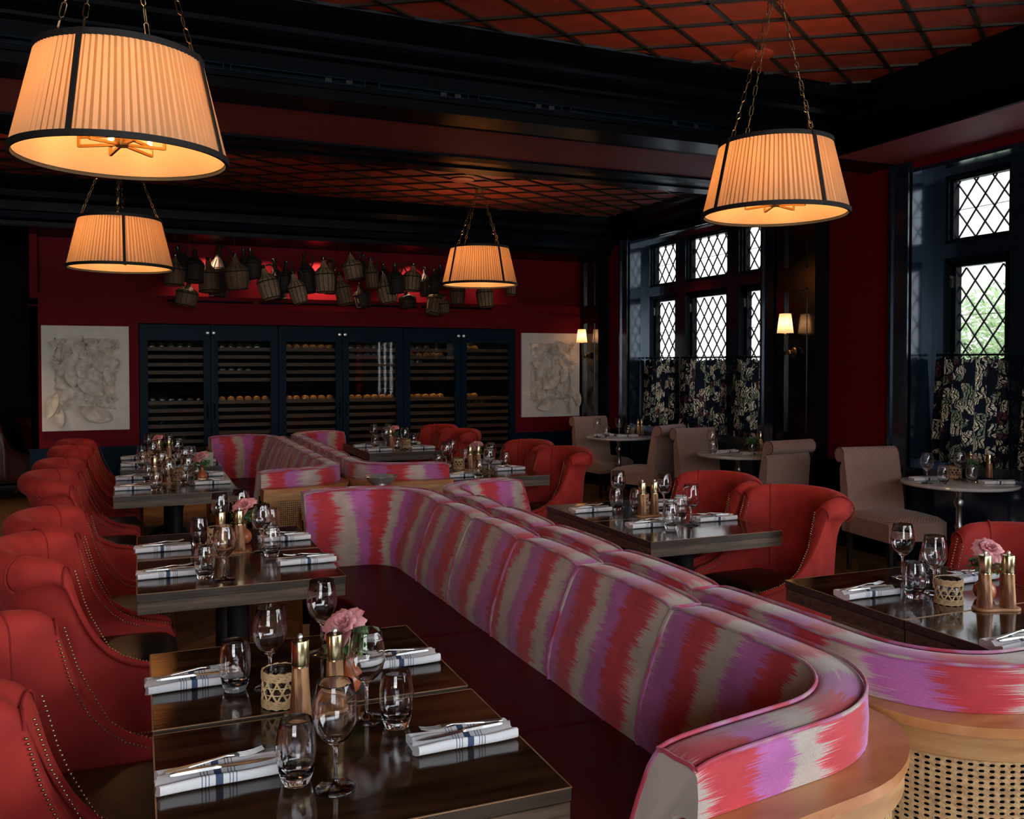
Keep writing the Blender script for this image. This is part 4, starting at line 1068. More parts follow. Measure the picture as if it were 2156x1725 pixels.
    for sx_, sy_ in ((.25,.23),(.25,-.23),(-.2,.2),(-.2,-.2)):
        MB().add([(sx_-.02,sy_-.02,.21),(sx_+.02,sy_-.02,.21),(sx_+.02,sy_+.02,.21),(sx_-.02,sy_+.02,.21)]+[(sx_*1.08-.012,sy_*1.04-.012,0),(sx_*1.08+.012,sy_*1.04-.012,0),(sx_*1.08+.012,sy_*1.04+.012,0),(sx_*1.08-.012,sy_*1.04+.012,0)],
            [(0,1,2,3),(7,6,5,4),(0,4,5,1),(1,5,6,2),(2,6,7,3),(3,7,4,0)]).build('leg', M['dark_wood_leg'], root)
    return Proto(root)
CH = red_chair()
TN = {'L1':'front left tables','L2':'second left tables','L3':'third left tables','L4':'farthest left tables','R1':'front right tables','R2':'middle right tables','R3':'third right tables','R4':'farthest right tables'}
for (y, lb) in ((1.82,'red velvet chair nearest the camera at the bottom left corner'),(2.52,'red velvet chair second from the front in the left row'),(3.83,'red velvet chair third from the front in the left row'),
                (4.52,'red velvet chair fourth from the front in the left row'),(6.19,'red velvet chair fifth from the front in the left row'),(6.95,'red velvet chair sixth from the front in the left row'),
                (8.03,'red velvet chair seventh from the front in the left row'),(8.72,'red velvet chair at the far end of the left row')):
    CH.put(((-.14 if y < 3 else -.155 if y < 5 else -.275)+rnd.uniform(-.004,.004), y, 0), R(rnd.uniform(-1,1)), lb, 'red velvet chairs in the left row')
for (x, y, a, lb) in ((3.12,2.50,180,'red velvet chair cut by the right picture edge behind the roses'),(3.035,3.83,180,'red velvet chair facing left, at the near seat of the middle right tables'),(3.035,4.53,180,'red velvet chair facing left, at the far seat of the middle right tables'),
                (2.91,6.42,180,'red velvet chair with big rolled back at the near seat of the third right tables'),(2.91,7.12,180,'red velvet chair partly hidden at the far seat of the third right tables'),
                (2.80,8.62,180,'red velvet chair before the wine cabinets, nearer of the two'),(2.80,9.31,180,'red velvet chair before the wine cabinets, farther of the two')):
    CH.put((x,y,0), R(a), lb, 'red velvet chairs facing left at the right tables')
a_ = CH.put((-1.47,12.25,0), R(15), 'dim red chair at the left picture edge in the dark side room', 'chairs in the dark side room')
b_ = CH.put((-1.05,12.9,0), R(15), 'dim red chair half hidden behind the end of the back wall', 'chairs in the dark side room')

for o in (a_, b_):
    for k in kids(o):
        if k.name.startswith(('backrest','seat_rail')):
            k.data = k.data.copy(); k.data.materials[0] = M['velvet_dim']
# ================================================================== PATTERNED SLIPPER CHAIRS
def slipper():
    root = empty('slipper_chair', label='patterned slipper chair', cat='chair')
    # seat, faces +x
    mb = MB(); W_ = .25
    def st(u, v):
        x = -.20+.50*u; y = -W_+2*W_*v; e_ = min(min(u,1-u)*10, min(v,1-v)*10, 1)
        return (x+(0), y, .43+.035*math.sin(max(0,e_)*PI/2)+.025*math.sin(u*PI)*math.sin(v*PI))
    mb.grid(st, 12, 12, uvfn=lambda u, v: (u*.5, v*.5)); 
    mb.build('seat_cushion', M['lattice'], root, smooth='all')
    MB().box((-.20,-W_,.30),(.30,W_,.432)).build('seat_base', M['lattice'], root, boxuv=True)
    # back: slab leaning, rolled over to the rear
    prof = []
    for t_ in (0,.2,.4,.6,.8,1): prof.append((-.150-.075*t_**1.3, .40+.475*t_))         # front
    cx, cz, r = -.285, .885, .058
    for t_ in range(0, 12):
        a = R(15)+t_*R(285)/11; prof.append((cx+r*math.cos(a), cz+r*math.sin(a)))
    for t_ in (.1,.4,.7,1): prof.append((-.285+.04*t_, .83-.53*t_))
    prof.append((-.150,.30))
    n_ = len(prof); acc = [0]
    for i in range(1, n_+1): acc.append(acc[-1]+math.hypot(prof[i%n_][0]-prof[i-1][0], prof[i%n_][1]-prof[i-1][1]))
    mb = MB(); K = 8; vs = []
    for j in range(K+1):
        y = -W_+2*W_*j/K; sc = 1
        vs += [(p[0], y, p[1]) for p in prof]
    fs = []; uv = []
    for j in range(K):
        for i in range(n_):
            fs.append((j*n_+i, j*n_+(i+1)%n_, (j+1)*n_+(i+1)%n_, (j+1)*n_+i))
            uv.append([(2*W_*j/K,acc[i]),(2*W_*j/K,acc[i+1]),(2*W_*(j+1)/K,acc[i+1]),(2*W_*(j+1)/K,acc[i])])
    mb.add(vs, fs, uv)
    o_ = len(mb.f); mb.f += [tuple(range(n_-1,-1,-1)), tuple(K*n_+i for i in range(n_))]
    mb.uv[o_] = [(prof[i][0], prof[i][1]) for i in range(n_-1,-1,-1)]; mb.uv[o_+1] = [(prof[i][0], prof[i][1]) for i in range(n_)]
    mb.build('backrest', M['lattice'], root, smooth=60)
    for sg in (1,-1):
        MB().tube([(cx+(r+.001)*math.cos(R(15)+t_*R(285)/12), sg*(W_+.001), cz+(r+.001)*math.sin(R(15)+t_*R(285)/12)) for t_ in range(13)], .0035, 5).build('piping', M['lattice'], root, smooth=True)
    for sx_, sy_ in ((.26,.21),(.26,-.21),(-.2,.21),(-.2,-.21)):
        MB().add([(sx_-.02,sy_-.02,.30),(sx_+.02,sy_-.02,.30),(sx_+.02,sy_+.02,.30),(sx_-.02,sy_+.02,.30)]+[(sx_*1.05-.012,sy_-.012,0),(sx_*1.05+.012,sy_-.012,0),(sx_*1.05+.012,sy_+.012,0),(sx_*1.05-.012,sy_+.012,0)],
            [(0,1,2,3),(7,6,5,4),(0,4,5,1),(1,5,6,2),(2,6,7,3),(3,7,4,0)]).build('leg', M['dark_wood_leg'], root)
    return Proto(root)
SL = slipper()
for (x, y, a, lb) in ((5.19,9.68,-82,'patterned slipper chair farthest back, under the right relief panel'),(5.11,8.50,116,'patterned slipper chair seen from behind, turned left, near side of the farthest marble table'),
                      (5.23,7.48,-86,'patterned slipper chair facing us behind the middle marble table'),(5.12,6.50,96,'patterned slipper chair with rolled back towards us, near side of the middle marble table'),
                      (5.27,5.21,-97,'patterned slipper chair facing us behind the nearest marble table at right')):
    SL.put((x,y,0), R(a), lb, 'patterned slipper chairs by the windows')

# ================================================================== TABLES
def long_table():
    root = empty('dining_table', label='dark walnut table', cat='table')
    W_, D_ = .772, .590
    MB().box((.002,.002,.7485),(W_-.002,D_-.002,.750)).build('table_top', M['table_top'], root)
    e_ = MB(); e_.box((0,0,.722),(W_,D_,.7488)); e_.build('top_edge', M['table_edge_up'], root)
    MB().box((.002,.002,.672),(W_-.002,D_-.002,.718)).box((.008,.008,.716),(W_-.008,D_-.008,.724)).build('apron', M['table_edge'], root)
    wr_ = MB()
    for z in (.7492,): 
        for a, b in (((0,0),(W_,0)),((W_,0),(W_,D_)),((W_,D_),(0,D_)),((0,D_),(0,0))): wr_.bar((a[0],a[1],z),(b[0],b[1],z),.003,.0022)
    wr_.build('worn_arris', M['edge_wear'], root)
    MB().lathe([(1e-4,.02),(.055,.02),(.06,.05),(.045,.09),(.045,.60),(.055,.64),(.12,.665),(1e-4,.672)], (W_/2,D_/2,0), 20).build('pedestal', M['iron'], root, smooth=True)
    for k in range(4):
        a = k*PI/2; ca, sa = math.cos(a), math.sin(a); c = Vector((W_/2,D_/2,0))
        f = MB().tube([c+Vector((ca*.03,sa*.03,.12)), c+Vector((ca*.12,sa*.12,.085)), c+Vector((ca*.17,sa*.16,.035)), c+Vector((ca*.21,sa*.19,.02))], [.03,.026,.02,.020], 8)
        f.build('foot', M['iron'], root, smooth=True)
    return Proto(root)
LT = long_table()
TB = {'L1':(.024,1.610,2.228),'L2':(-.012,3.572,4.182),'L3':(-.155,6.25,6.845),'L4':(-.14,7.80,8.40),'R1':(2.335,1.70,2.25),'R2':(2.245,3.695,4.292),'R3':(2.12,6.22,6.815),'R4':(2.01,8.36,8.955)}
for k, (x, ya, yb) in TB.items():
    for y, w in ((ya,'near half'),(yb,'far half')):
        o = LT.put((x,y,0), 0, 'dark walnut table, %s of the %s' % (w, TN[k]), 'dark walnut dining tables')
        o.scale = (1, .92 if (k, w) == ('R1','near half') else 1, 1)
def round_table():
    root = empty('round_table', label='round table', cat='table')
    MB().lathe([(1e-4,.722),(.36,.722),(.385,.728),(.39,.737),(.385,.747),(.376,.75),(1e-4,.75)], (0,0,0), 64).build('marble_top', M['marble'], root, smooth=True)
    MB().lathe([(1e-4,0),(.155,0),(.155,.012),(.06,.035),(.03,.06),(.024,.1),(.022,.40),(.030,.42),(.022,.44),(.022,.56),(.034,.575),(.038,.60),(.030,.625),(.022,.64),(.035,.69),(.10,.715),(1e-4,.72)], (0,0,0), 28).build('pedestal', M['steel'], root, smooth=True)
    return Proto(root)
RT = round_table()
RTP = [(5.17,9.22,'small round marble table farthest back by the windows'),(5.22,7.02,'small round marble table in the middle by the windows'),(5.44,4.74,'round marble table nearest the camera by the right window')]
for x, y, lb in RTP: RT.put((x,y,0), 0, lb, 'round marble tables by the windows')

# ================================================================== BANQUETTES
def polyarc(pts):
    """pts: list of (x,y,radius) -> dense polyline with rounded corners"""
    out = []
    for i, (x, y, r) in enumerate(pts):
        p = Vector((x,y))
        if r <= 0 or i in (0, len(pts)-1): out.append(p); continue
        a = (Vector(pts[i-1][:2])-p).normalized(); b = (Vector(pts[i+1][:2])-p).normalized()
        ang = math.acos(max(-1,min(1,a.dot(b)))); t = r/math.tan(ang/2)
        p0, p1 = p+a*t, p+b*t; c = p+(a+b).normalized()*(r/math.sin(ang/2))
        a0 = math.atan2((p0-c).y,(p0-c).x); a1 = math.atan2((p1-c).y,(p1-c).x); da = (a1-a0+PI) % (2*PI)-PI
        n_ = 14
        for k in range(n_+1): t_ = a0+da*k/n_; out.append(c+Vector((math.cos(t_),math.sin(t_)))*r)
    return out
def resample(poly, step=.02):
    L = [0]
    for i in range(1, len(poly)): L.append(L[-1]+(poly[i]-poly[i-1]).length)
    n_ = max(2, int(L[-1]/step)); out = []; j = 0
    for k in range(n_+1):
        s = L[-1]*k/n_
        while j < len(L)-2 and L[j+1] < s: j += 1
        t = (s-L[j])/max(1e-9, L[j+1]-L[j]); out.append(poly[j].lerp(poly[j+1], t))
    return out, L[-1]
class Path:
    def __init__(s, pts, outward):
        s.p, s.L = resample(polyarc(pts), .02); s.n = len(s.p)-1; s.out = outward; s.nr = []
        for i in range(s.n+1):
            d = (s.p[min(i+2,s.n)]-s.p[max(i-2,0)]).normalized(); s.nr.append(Vector((d.y,-d.x))*outward)
    def at(s, t):
        f = max(0, min(s.n-1e-6, t/s.L*s.n)); i = int(f); k = f-i
        return s.p[i].lerp(s.p[i+1], k), s.nr[i].lerp(s.nr[i+1], k).normalized()
    def pos(s, t, d, z):
        p, n_ = s.at(t); return (p.x+n_.x*d, p.y+n_.y*d, z)
ZB = .862
def cushion_back(path, s0, s1, uoff, name, root, th=.108):
    nu = max(6, int((s1-s0)/.03)); g = .003
    def dome(u):
        e_ = min(u, 1-u)*(s1-s0); return max(0, 1-math.exp(-e_/.035))
    def section(u):
        k = dome(u); top = ZB-.012+.012*k+.006*math.sin(u*PI)
        b = .010*k*math.sin(u*PI)
        L = [(-.115-b*.3,.43),(-.122-b,.50),(-.108-b,.58),(-.082-b,.66),(-.052-b*.8,.74),(-.022-b*.5,.81),(-.004,top-.012),(.004,top-.002),(.02,top+.002),(th/2,top+.006*k),(th-.02,top+.002),(th-.004,top-.002),(th+.003,top-.012),(th+.006,.80),(th+.004,.757),(th-.06,.745),(-.05,.43)]
        return L
    n_ = len(section(.5)); base = section(.5); acc = [0]
    for i in range(1, n_): acc.append(acc[-1]+math.hypot(base[i][0]-base[i-1][0], base[i][1]-base[i-1][1]))
    vs = []; us = []
    for i in range(nu+1):
        u = i/nu; s = s0+g+(s1-s0-2*g)*u; sec = section(u)
        vs += [path.pos(s, d, z) for d, z in sec]; us.append(s+uoff)
    fs = []; uv = []
    for i in range(nu):
        for j in range(n_-1):
            fs.append((i*n_+j,(i+1)*n_+j,(i+1)*n_+j+1,i*n_+j+1)); uv.append([(us[i],acc[j]),(us[i+1],acc[j]),(us[i+1],acc[j+1]),(us[i],acc[j+1])])
    for e_, i in ((0,0),(1,nu)):
        f = tuple(i*n_+j for j in range(n_)); 
        if e_ == 0: f = f[::-1]
        fs.append(f); uv.append([(.335*(.83 if e_ == 0 else 3.80), .3+.02*(k % n_)/n_) for k in f])
    mb = MB(); mb.add(vs, fs, uv); o = mb.build(name, M['ikat'], root, smooth=55, fixn=True)
    # piping round the front edge, back edge and both ends
    pp = MB()
    for dd, zz in ((0,.001),(th,.001)):
        pp.tube([path.pos(s0+g+(s1-s0-2*g)*i/nu, dd, ZB-.010+.012*dome(i/nu)+.006*math.sin(i/nu*PI)+zz) for i in range(nu+1)], .0046, 8)
    for u in (0, 1):
        s = s0+g if u == 0 else s1-g
        pp.tube([path.pos(s, d-.003, z) for d, z in section(u)[:8]], .005, 6)
        pp.tube([path.pos(s, d, z+.004) for d, z in section(u)[7:12]], .005, 6)
    pp.build('piping', M['piping'], o, smooth=True)
    return o
def strip(path, s0, s1, dfun0, dfun1, z0, z1, step=.03):
    """a solid band following the path between offsets d0(s) and d1(s)"""
    n_ = max(3, int((s1-s0)/step)); mb = MB(); vs = []
    for i in range(n_+1):
        s = s0+(s1-s0)*i/n_; a = dfun0(s) if callable(dfun0) else dfun0; b = dfun1(s) if callable(dfun1) else dfun1
        vs += [path.pos(s,a,z0),path.pos(s,b,z0),path.pos(s,b,z1),path.pos(s,a,z1)]
    fs = [(i*4+j,(i+1)*4+j,(i+1)*4+(j+1)%4,i*4+(j+1)%4) for i in range(n_) for j in range(4)]+[(3,2,1,0),tuple(n_*4+j for j in range(4))]
    mb.add(vs, fs); return mb
def cane_panel(path, s0, s1, dfun, z0, z1, pitch=.0142):
    """real openwork: a sheet pierced with eight-sided holes"""
    nu = max(1, round((s1-s0)/pitch)); nv = max(1, round((z1-z0)/pitch)); mb = MB()
    pu, pv = (s1-s0)/nu, (z1-z0)/nv
    vid = {}; vs = []; fs = []
    def V(u, v):
        k = (round(u*24), round(v*24))
        if k not in vid: vid[k] = len(vs); s = s0+u*pu; vs.append(path.pos(s, dfun(s), z0+v*pv))
        return vid[k]
    h = .26; q = .12
    for i in range(nu):
        for j in range(nv):
            c = (i+.5, j+.5)
            oc = [(c[0]+a*1.0, c[1]+b*1.0) for a, b in ((h,q),(q,h),(-q,h),(-h,q),(-h,-q),(-q,-h),(q,-h),(h,-q))]
            o8 = [V(*p) for p in oc]; K = [V(i+1,j+1), V(i,j+1), V(i,j), V(i+1,j)]
            fs += [(o8[0],K[0],o8[1]),(o8[1],K[0],K[1],o8[2]),(o8[2],K[1],o8[3]),(o8[3],K[1],K[2],o8[4]),(o8[4],K[2],o8[5]),(o8[5],K[2],K[3],o8[6]),(o8[6],K[3],o8[7]),(o8[7],K[3],K[0],o8[0])]
    mb.add(vs, fs); return mb, nu, nv, pu, pv
def banquette(name_lab, pts, outward, breaks, uoff, cane_spans, straight, seat_poly, ledge_wide=.078, ledge_thin=.014, posts=(), ramp=.60):
    root = empty('banquette', (0,0,0), 0, name_lab, 'banquette', 'ikat-covered booth banquettes')
    P_ = Path(pts, outward); th = .108
    bs = [0]+[b*P_.L for b in breaks]+[P_.L]
    for i in range(len(bs)-1): cushion_back(P_, bs[i], bs[i+1], uoff+.0*i, 'back_cushion', root)
    sa, sb = straight[0]*P_.L, straight[1]*P_.L
    def wid(s):
        k = min(1, abs(P_.at(s)[1].y)/ramp)
        k = k*k*(3-2*k); return ledge_thin+(ledge_wide-ledge_thin)*k
    strip(P_, -.0, P_.L, th+.002, lambda s: th+.012+wid(s), .732, .756).build('wood_ledge', M['oak_top'], root, smooth=30)
    strip(P_, 0, P_.L, th-.012, lambda s: th+.002+wid(s), .675, .7315).build('wood_apron', M['oak'], root, smooth=30)
    strip(P_, 0, P_.L, th-.03, lambda s: th-.008+wid(s)*.8, 0, .12).build('plinth', M['oak'], root, smooth=30)
    strip(P_, 0, P_.L, th-.055, th-.045, .1, .70).build('inner_lining', M['cab_dark'], root, smooth=30)
    for a, b in cane_spans:
        a *= P_.L; b *= P_.L
        df = lambda s: th-.014+wid(s)*.85
        mb, nu, nv, pu, pv = cane_panel(P_, a, b, df, .12, .674)
        cp = mb.build('cane_panel', M['cane'], root); cp['kind'] = 'stuff'
        md = cp.modifiers.new('t','SOLIDIFY'); md.thickness = .0022
        # raised diagonal strands
        dg = MB()
        for i in range(0, nu+nv, 1):
            pl = []
            for t in range(0, nv+1, 3):
                ii = i-t
                if 0 <= ii <= nu: s = min(b, a+(ii+.5)*pu); pl.append(P_.pos(s, df(s)+.0022, .12+t*pv))
            if len(pl) > 1: dg.tube(pl, .0011, 3, cap=False)
        tag(dg.build('cane_strand', M['cane'], cp), kind='stuff')
        MB().tube([P_.pos(a+(b-a)*k/40, df(a+(b-a)*k/40)+.003, .668) for k in range(41)], .005, 6).build('cane_beading', M['oak'], root, smooth=True)
    for s in posts:
        s *= P_.L
        a0 = max(0, s-.045); b0 = min(P_.L, s+.045)
        strip(P_, a0, b0, th-.05, lambda s: th+.004+wid(s), .0, .733, .02).build('corner_post', M['oak'], root, smooth=30)
    # seat: leather slab cut into sections
    for k, sp_ in enumerate(seat_poly):
        mb = MB(); mb.prism([tuple(p) for p in sp_], .36, .455)
        o = mb.build('seat_cushion', M['seat_leather'], root); bv = o.modifiers.new('b','BEVEL'); bv.width = .014; bv.segments = 3
        cx_ = sum(p[0] for p in sp_)/len(sp_); cy_ = sum(p[1] for p in sp_)/len(sp_)
        MB().prism([(cx_+(p[0]-cx_)*.94, cy_+(p[1]-cy_)*.97) for p in sp_], 0, .359).build('seat_base', M['seat_leather'], root)
    return root
# A: left near.  path runs along the top front edge, from the far return round to the near return
banquette('large ikat banquette in the foreground facing the front left tables', [(.86,5.165,0),(1.452,5.15,.30),(1.507,1.585,.27),(.92,1.492,0)], -1, [.235,.345,.465,.587,.722], .05, [(.0,.12),(.86,1.0)], (.26,.70),
   [[(.93,1.53),(1.40,1.60),(1.42,2.55),(.93,2.55)],[(.93,2.55),(1.42,2.55),(1.41,3.6),(.93,3.6)],[(.93,3.6),(1.41,3.6),(1.38,5.08),(.86,5.08),(.86,4.4),(.93,4.3)]], posts=(0.0,1.0))
banquette('ikat banquette backing the foreground one, facing the front right tables', [(2.25,5.27,0),(1.735,5.08,.22),(1.808,1.62,.24),(2.75,1.615,0)], 1, [.175,.265,.385,.51,.64], .21, [(.0,.06),(.735,1.0)], (.22,.58),
   [[(1.90,1.73),(2.38,1.73),(2.38,2.6),(1.88,2.6)],[(1.88,2.6),(2.42,2.6),(2.42,3.6),(1.85,3.6)],[(1.84,3.6),(2.40,3.6),(2.24,5.15),(1.84,5.02)]], posts=(0.0,), ramp=.85)
banquette('far ikat banquette facing the third and farthest left tables', [(.66,9.42,0),(1.235,9.52,.30),(1.25,6.40,.24),(.74,6.34,0)], -1, [.16,.24,.33,.42,.52,.62,.72], .0, [(.80,.985)], (.22,.72),
   [[(.74,6.45),(1.17,6.48),(1.17,7.8),(.74,7.8)],[(.74,7.8),(1.17,7.8),(1.16,9.38),(.68,9.34)]], posts=(.985,0.0))
banquette('far ikat banquette facing right before the wine cabinets', [(2.05,9.68,0),(1.56,9.62,.22),(1.55,6.40,.28),(2.11,6.40,0)], 1, [.13,.24,.36,.48,.60,.72], .12, [(.80,.985)], (.2,.72),
   [[(1.63,6.45),(2.08,6.42),(2.08,7.8),(1.63,7.8)],[(1.63,7.8),(2.08,7.8),(2.03,9.38),(1.63,9.35)]], posts=(.985,0.0))
# champagne stand between the far banquettes
ws = empty('wine_cooler_stand', (1.50,5.92,0), 0, 'polished chrome bowl on a slim stand between the banquettes', 'wine cooler')
MB().lathe([(1e-4,.775),(.03,.776),(.055,.785),(.085,.81),(.105,.838),(.112,.842),(.108,.846),(.10,.841),(.08,.815),(.05,.79),(1e-4,.783)], (0,0,0), 40).build('bowl', M['chrome'], ws, smooth=True)
MB().lathe([(1e-4,0),(.11,0),(.11,.012),(.03,.03),(.012,.05),(.010,.70),(.045,.72),(.05,.745),(.03,.77),(1e-4,.776)], (0,0,0), 28).build('stand', M['chrome'], ws, smooth=True)
# ================================================================== TABLEWARE
ZT = .750
def wine_glass():
    out = [(1e-4,0),(.039,0),(.0405,.0015),(.038,.004),(.018,.0075),(.007,.013),(.0046,.022),(.0040,.050),(.0042,.078),(.0065,.088),(.015,.094),(.028,.105),(.039,.122),(.0445,.142),(.0445,.158),(.041,.185),(.0355,.214)]
    inn = [(.0345,.214),(.0398,.185),(.0432,.158),(.0432,.142),(.0376,.1235),(.0270,.107),(.0145,.0975),(1e-4,.0955)]
    o = MB().lathe(out+[(.0352,.2152),(.0348,.2152)]+inn, (0,0,0), 40).build('wine_glass', M['glass'], smooth='all')
    tag(o, 'wine glass', 'wine glass'); return Proto(o)
def tumbler():
    out = [(1e-4,0),(.026,0),(.0285,.003),(.0335,.020),(.0390,.045),(.0410,.068),(.0395,.092),(.0355,.115),(.0320,.129)]
    inn = [(.0305,.129),(.0340,.114),(.0378,.092),(.0393,.068),(.0372,.045),(.0310,.022),(.022,.017),(1e-4,.016)]
    o = MB().lathe(out+[(.0318,.1302),(.0308,.1302)]+inn, (0,0,0), 36).build('tumbler', M['glass'], smooth='all')
    tag(o, 'tumbler', 'tumbler'); return Proto(o)
def mill():
    root = empty('spice_mill', label='mill', cat='mill')
    MB().lathe([(1e-4,0),(.0255,0),(.026,.003),(.0245,.03),(.0215,.075),(.0200,.116),(1e-4,.116)], (0,0,0), 20).build('wood_body', M['acacia'], root, smooth=True)
    MB().lathe([(.0195,.116),(.0190,.120),(.0192,.1202),(.0205,.121),(.0210,.123),(.0210,.178),(.0200,.180),(1e-4,.1805)], (0,0,0), 32).build('brass_cap', M['brass'], root, smooth=True)
    MB().lathe([(.004,.180),(.0045,.184),(.0065,.186),(.006,.190),(.0035,.194),(1e-4,.196)], (0,0,0), 14).build('knob', M['chrome'], root, smooth=True)
    return Proto(root)
def tray():
    pts = []
    for k in range(40):
        t = 2*PI*k/40; x = .083*math.copysign(abs(math.cos(t))**.75, math.cos(t)); y = (.036-.007*math.cos(x*38))*math.copysign(abs(math.sin(t))**.85, math.sin(t)); pts.append((x,y))
    o = MB().prism(pts, 0, .009).build('mill_tray', M['acacia_tray']); bv = o.modifiers.new('b','BEVEL'); bv.width = .002; bv.segments = 2; bv.limit_method = 'ANGLE'
    tag(o, 'tray', 'tray'); return Proto(o)
def candle():
    root = empty('candle_holder', label='candle', cat='candle holder')
    MB().lathe([(1e-4,.0),(.040,0),(.0425,.004),(.0425,.088),(.0405,.088),(.0405,.006),(1e-4,.006)], (0,0,0), 28).build('glass_cup', M['candle_glass'], root, smooth=True)
    b = MB()
    for zz in (.004,.009,.014,.019,.070,.0755,.081,.0865):
        b.tube([(.0455*math.cos(t*PI/20+zz*30), .0455*math.sin(t*PI/20+zz*30), zz+.0015*math.sin(t*2+zz*90)) for t in range(40)], .0033, 5, closed=True)
    b.build('rattan_band', M['rattan'], root, smooth=True)
    w = MB(); N_ = 11
    for k in range(N_):
        for sg in (1,-1):
            for off in (0,.05):
                w.tube([(.0450*math.cos(2*PI*k/N_+off+sg*t*2*PI/N_/6*1.15), .0450*math.sin(2*PI*k/N_+off+sg*t*2*PI/N_/6*1.15), .019+t*.052/6) for t in range(7)], .0019, 4)
    for zz in (.036,.053): w.tube([(.0455*math.cos(t*PI/16), .0455*math.sin(t*PI/16), zz) for t in range(32)], .0018, 4, closed=True)
    w.build('rattan_lattice', M['rattan'], root, smooth=True)
    MB().lathe([(1e-4,.0065),(.022,.0065),(.022,.030),(1e-4,.031)], (0,0,0), 20).build('tealight', M['candle'], root, smooth=True)
    return Proto(root)
def napkin():
    # linen folded in three, its two long edges rolled; runs along x
    L, Wd = .235, .078; r = random.Random(3)
    def sec(v):        # around the section, v 0..1
        a = 2*PI*v; c, s = math.cos(a), math.sin(a)
        y = Wd/2*math.copysign(abs(c)**.55, c); z = .0125+.0125*math.copysign(abs(s)**.6, s)
        z += .0045*math.cos(2*PI*y/Wd*2)*(-1 if s > 0 else 0)*-1 if s > 0 else 0
        return y, z
    def fn(u, v):
        y, z = sec(v); x = -L/2+L*u
        k = 1+.05*math.sin(u*7+y*40); sk = .004*math.sin(u*5)
        return (x+.006*math.sin(y*90), y*k+sk, z*(1+.06*math.sin(u*9+y*60)))
    mb = MB(); mb.grid(fn, 24, 28); mb.f.append(tuple(range(28,-1,-1))[1:]); mb.f.append(tuple(24*29+j for j in range(28)))
    # a loose inner fold showing at the ends
    mb.grid(lambda u, v: (-L/2-.004+(L+.008)*u, -.026+.05*v, .0140+.003*math.sin(v*6+u*4)), 8, 6)
    o = mb.build('napkin', M['napkin'], smooth=60); tag(o, 'napkin', 'napkin'); return Proto(o)
def fork():
    mb = MB(); pr = [(0,.0045,0,.0018),(.01,.0085,.0005,.002),(.045,.0065,.002,.0025),(.09,.0035,.005,.0026),(.120,.0030,.008,.0024),(.135,.0060,.0075,.0020),(.146,.0115,.0055,.0018)]
    for (x0,w0,z0,t0),(x1,w1,z1,t1) in zip(pr, pr[1:]):
        mb.add([(x0,-w0,z0),(x0,w0,z0),(x0,w0*.8,z0+t0),(x0,-w0*.8,z0+t0),(x1,-w1,z1),(x1,w1,z1),(x1,w1*.8,z1+t1),(x1,-w1*.8,z1+t1)], [(0,3,2,1),(4,5,6,7),(0,1,5,4),(1,2,6,5),(2,3,7,6),(3,0,4,7)])
    for k in range(4):
        y = -.0095+k*.0063; mb.tube([(.144,y,.0062),(.160,y*1.05,.005),(.178,y,.0065),(.196,y*.95,.0105)], [.0019,.0017,.0014,.0008], 5)
    o = mb.build('fork', M['cutlery'], smooth=50); tag(o, 'fork', 'fork'); return Proto(o)
def knife():
    mb = MB(); pr = [(0,.0045,0,.003),(.01,.0072,0,.005),(.05,.0062,0,.0058),(.085,.0045,.0002,.005),(.092,.0052,.0002,.0055),(.098,.0050,.001,.002),(.13,.0090,.0012,.0012),(.17,.0095,.0012,.001),(.195,.006,.0012,.0008),(.205,.001,.0012,.0006)]
    for (x0,w0,z0,t0),(x1,w1,z1,t1) in zip(pr, pr[1:]):
        mb.add([(x0,-w0,z0),(x0,w0,z0),(x0,w0*.7,z0+t0),(x0,-w0*.7,z0+t0),(x1,-w1,z1),(x1,w1,z1),(x1,w1*.7,z1+t1),(x1,-w1*.7,z1+t1)], [(0,3,2,1),(4,5,6,7),(0,1,5,4),(1,2,6,5),(2,3,7,6),(3,0,4,7)])
    o = mb.build('table_knife', M['cutlery'], smooth=50); tag(o, 'knife', 'knife'); return Proto(o)
def rose_mesh(parent, c, s, material, seed, tilt=(0,0)):
    r = random.Random(seed); Mx = Matrix.Translation(c) @ Matrix.Rotation(tilt[0],4,'X') @ Matrix.Rotation(tilt[1],4,'Y')
    for k in range(18):
        g = 0 if k < 3 else 1 if k < 7 else 2 if k < 12 else 3
        a0 = k*2.4+r.uniform(-.25,.25)
        Rr = (.007,.014,.024,.036)[g]*s*r.uniform(.93,1.07); H = (.033,.034,.030,.021)[g]*s*r.uniform(.9,1.08); W_ = (.013,.019,.023,.026)[g]*s
        curl = (0,.15,.5,1.0)[g]
        def fn(u, v):
            q = (u-.5)*2; w = W_*(math.sin(PI*(.10+.78*v))**.75)
            rad = Rr*(.12+.88*v**.8)+curl*.010*s*max(0, v-.6)*2.5
            z = H*math.sin(v*PI*.5)**.9-curl*.010*s*max(0, v-.72)*3.4-(.003*s*q*q*v)+.0015*s*math.sin(q*7+k)*v
            rad += -.003*s*abs(q)**3*v*(1-curl)+curl*.004*s*abs(q)**2*v
            a = a0+q*min(1.25, w/max(rad, .004*s))
            return Mx @ Vector((rad*math.cos(a), rad*math.sin(a), z))
        MB().grid(fn, 8, 6).build('petal', material, parent, smooth='all')
def leaf(mb, p, d, L, Wd, fold=.25, droop=.3):
    d = Vector(d).normalized(); side = d.cross(Vector((0,0,1))); side = side.normalized() if side.length > .1 else Vector((1,0,0)); up = side.cross(d)
    def fn(u, v):
        w = Wd*math.sin(PI*min(.98,u*.96+.02))**.8*(v-.5); return Vector(p)+d*L*u+side*w+up*(abs(w)*fold-droop*L*u*u*.5)
    mb.grid(fn, 6, 4)
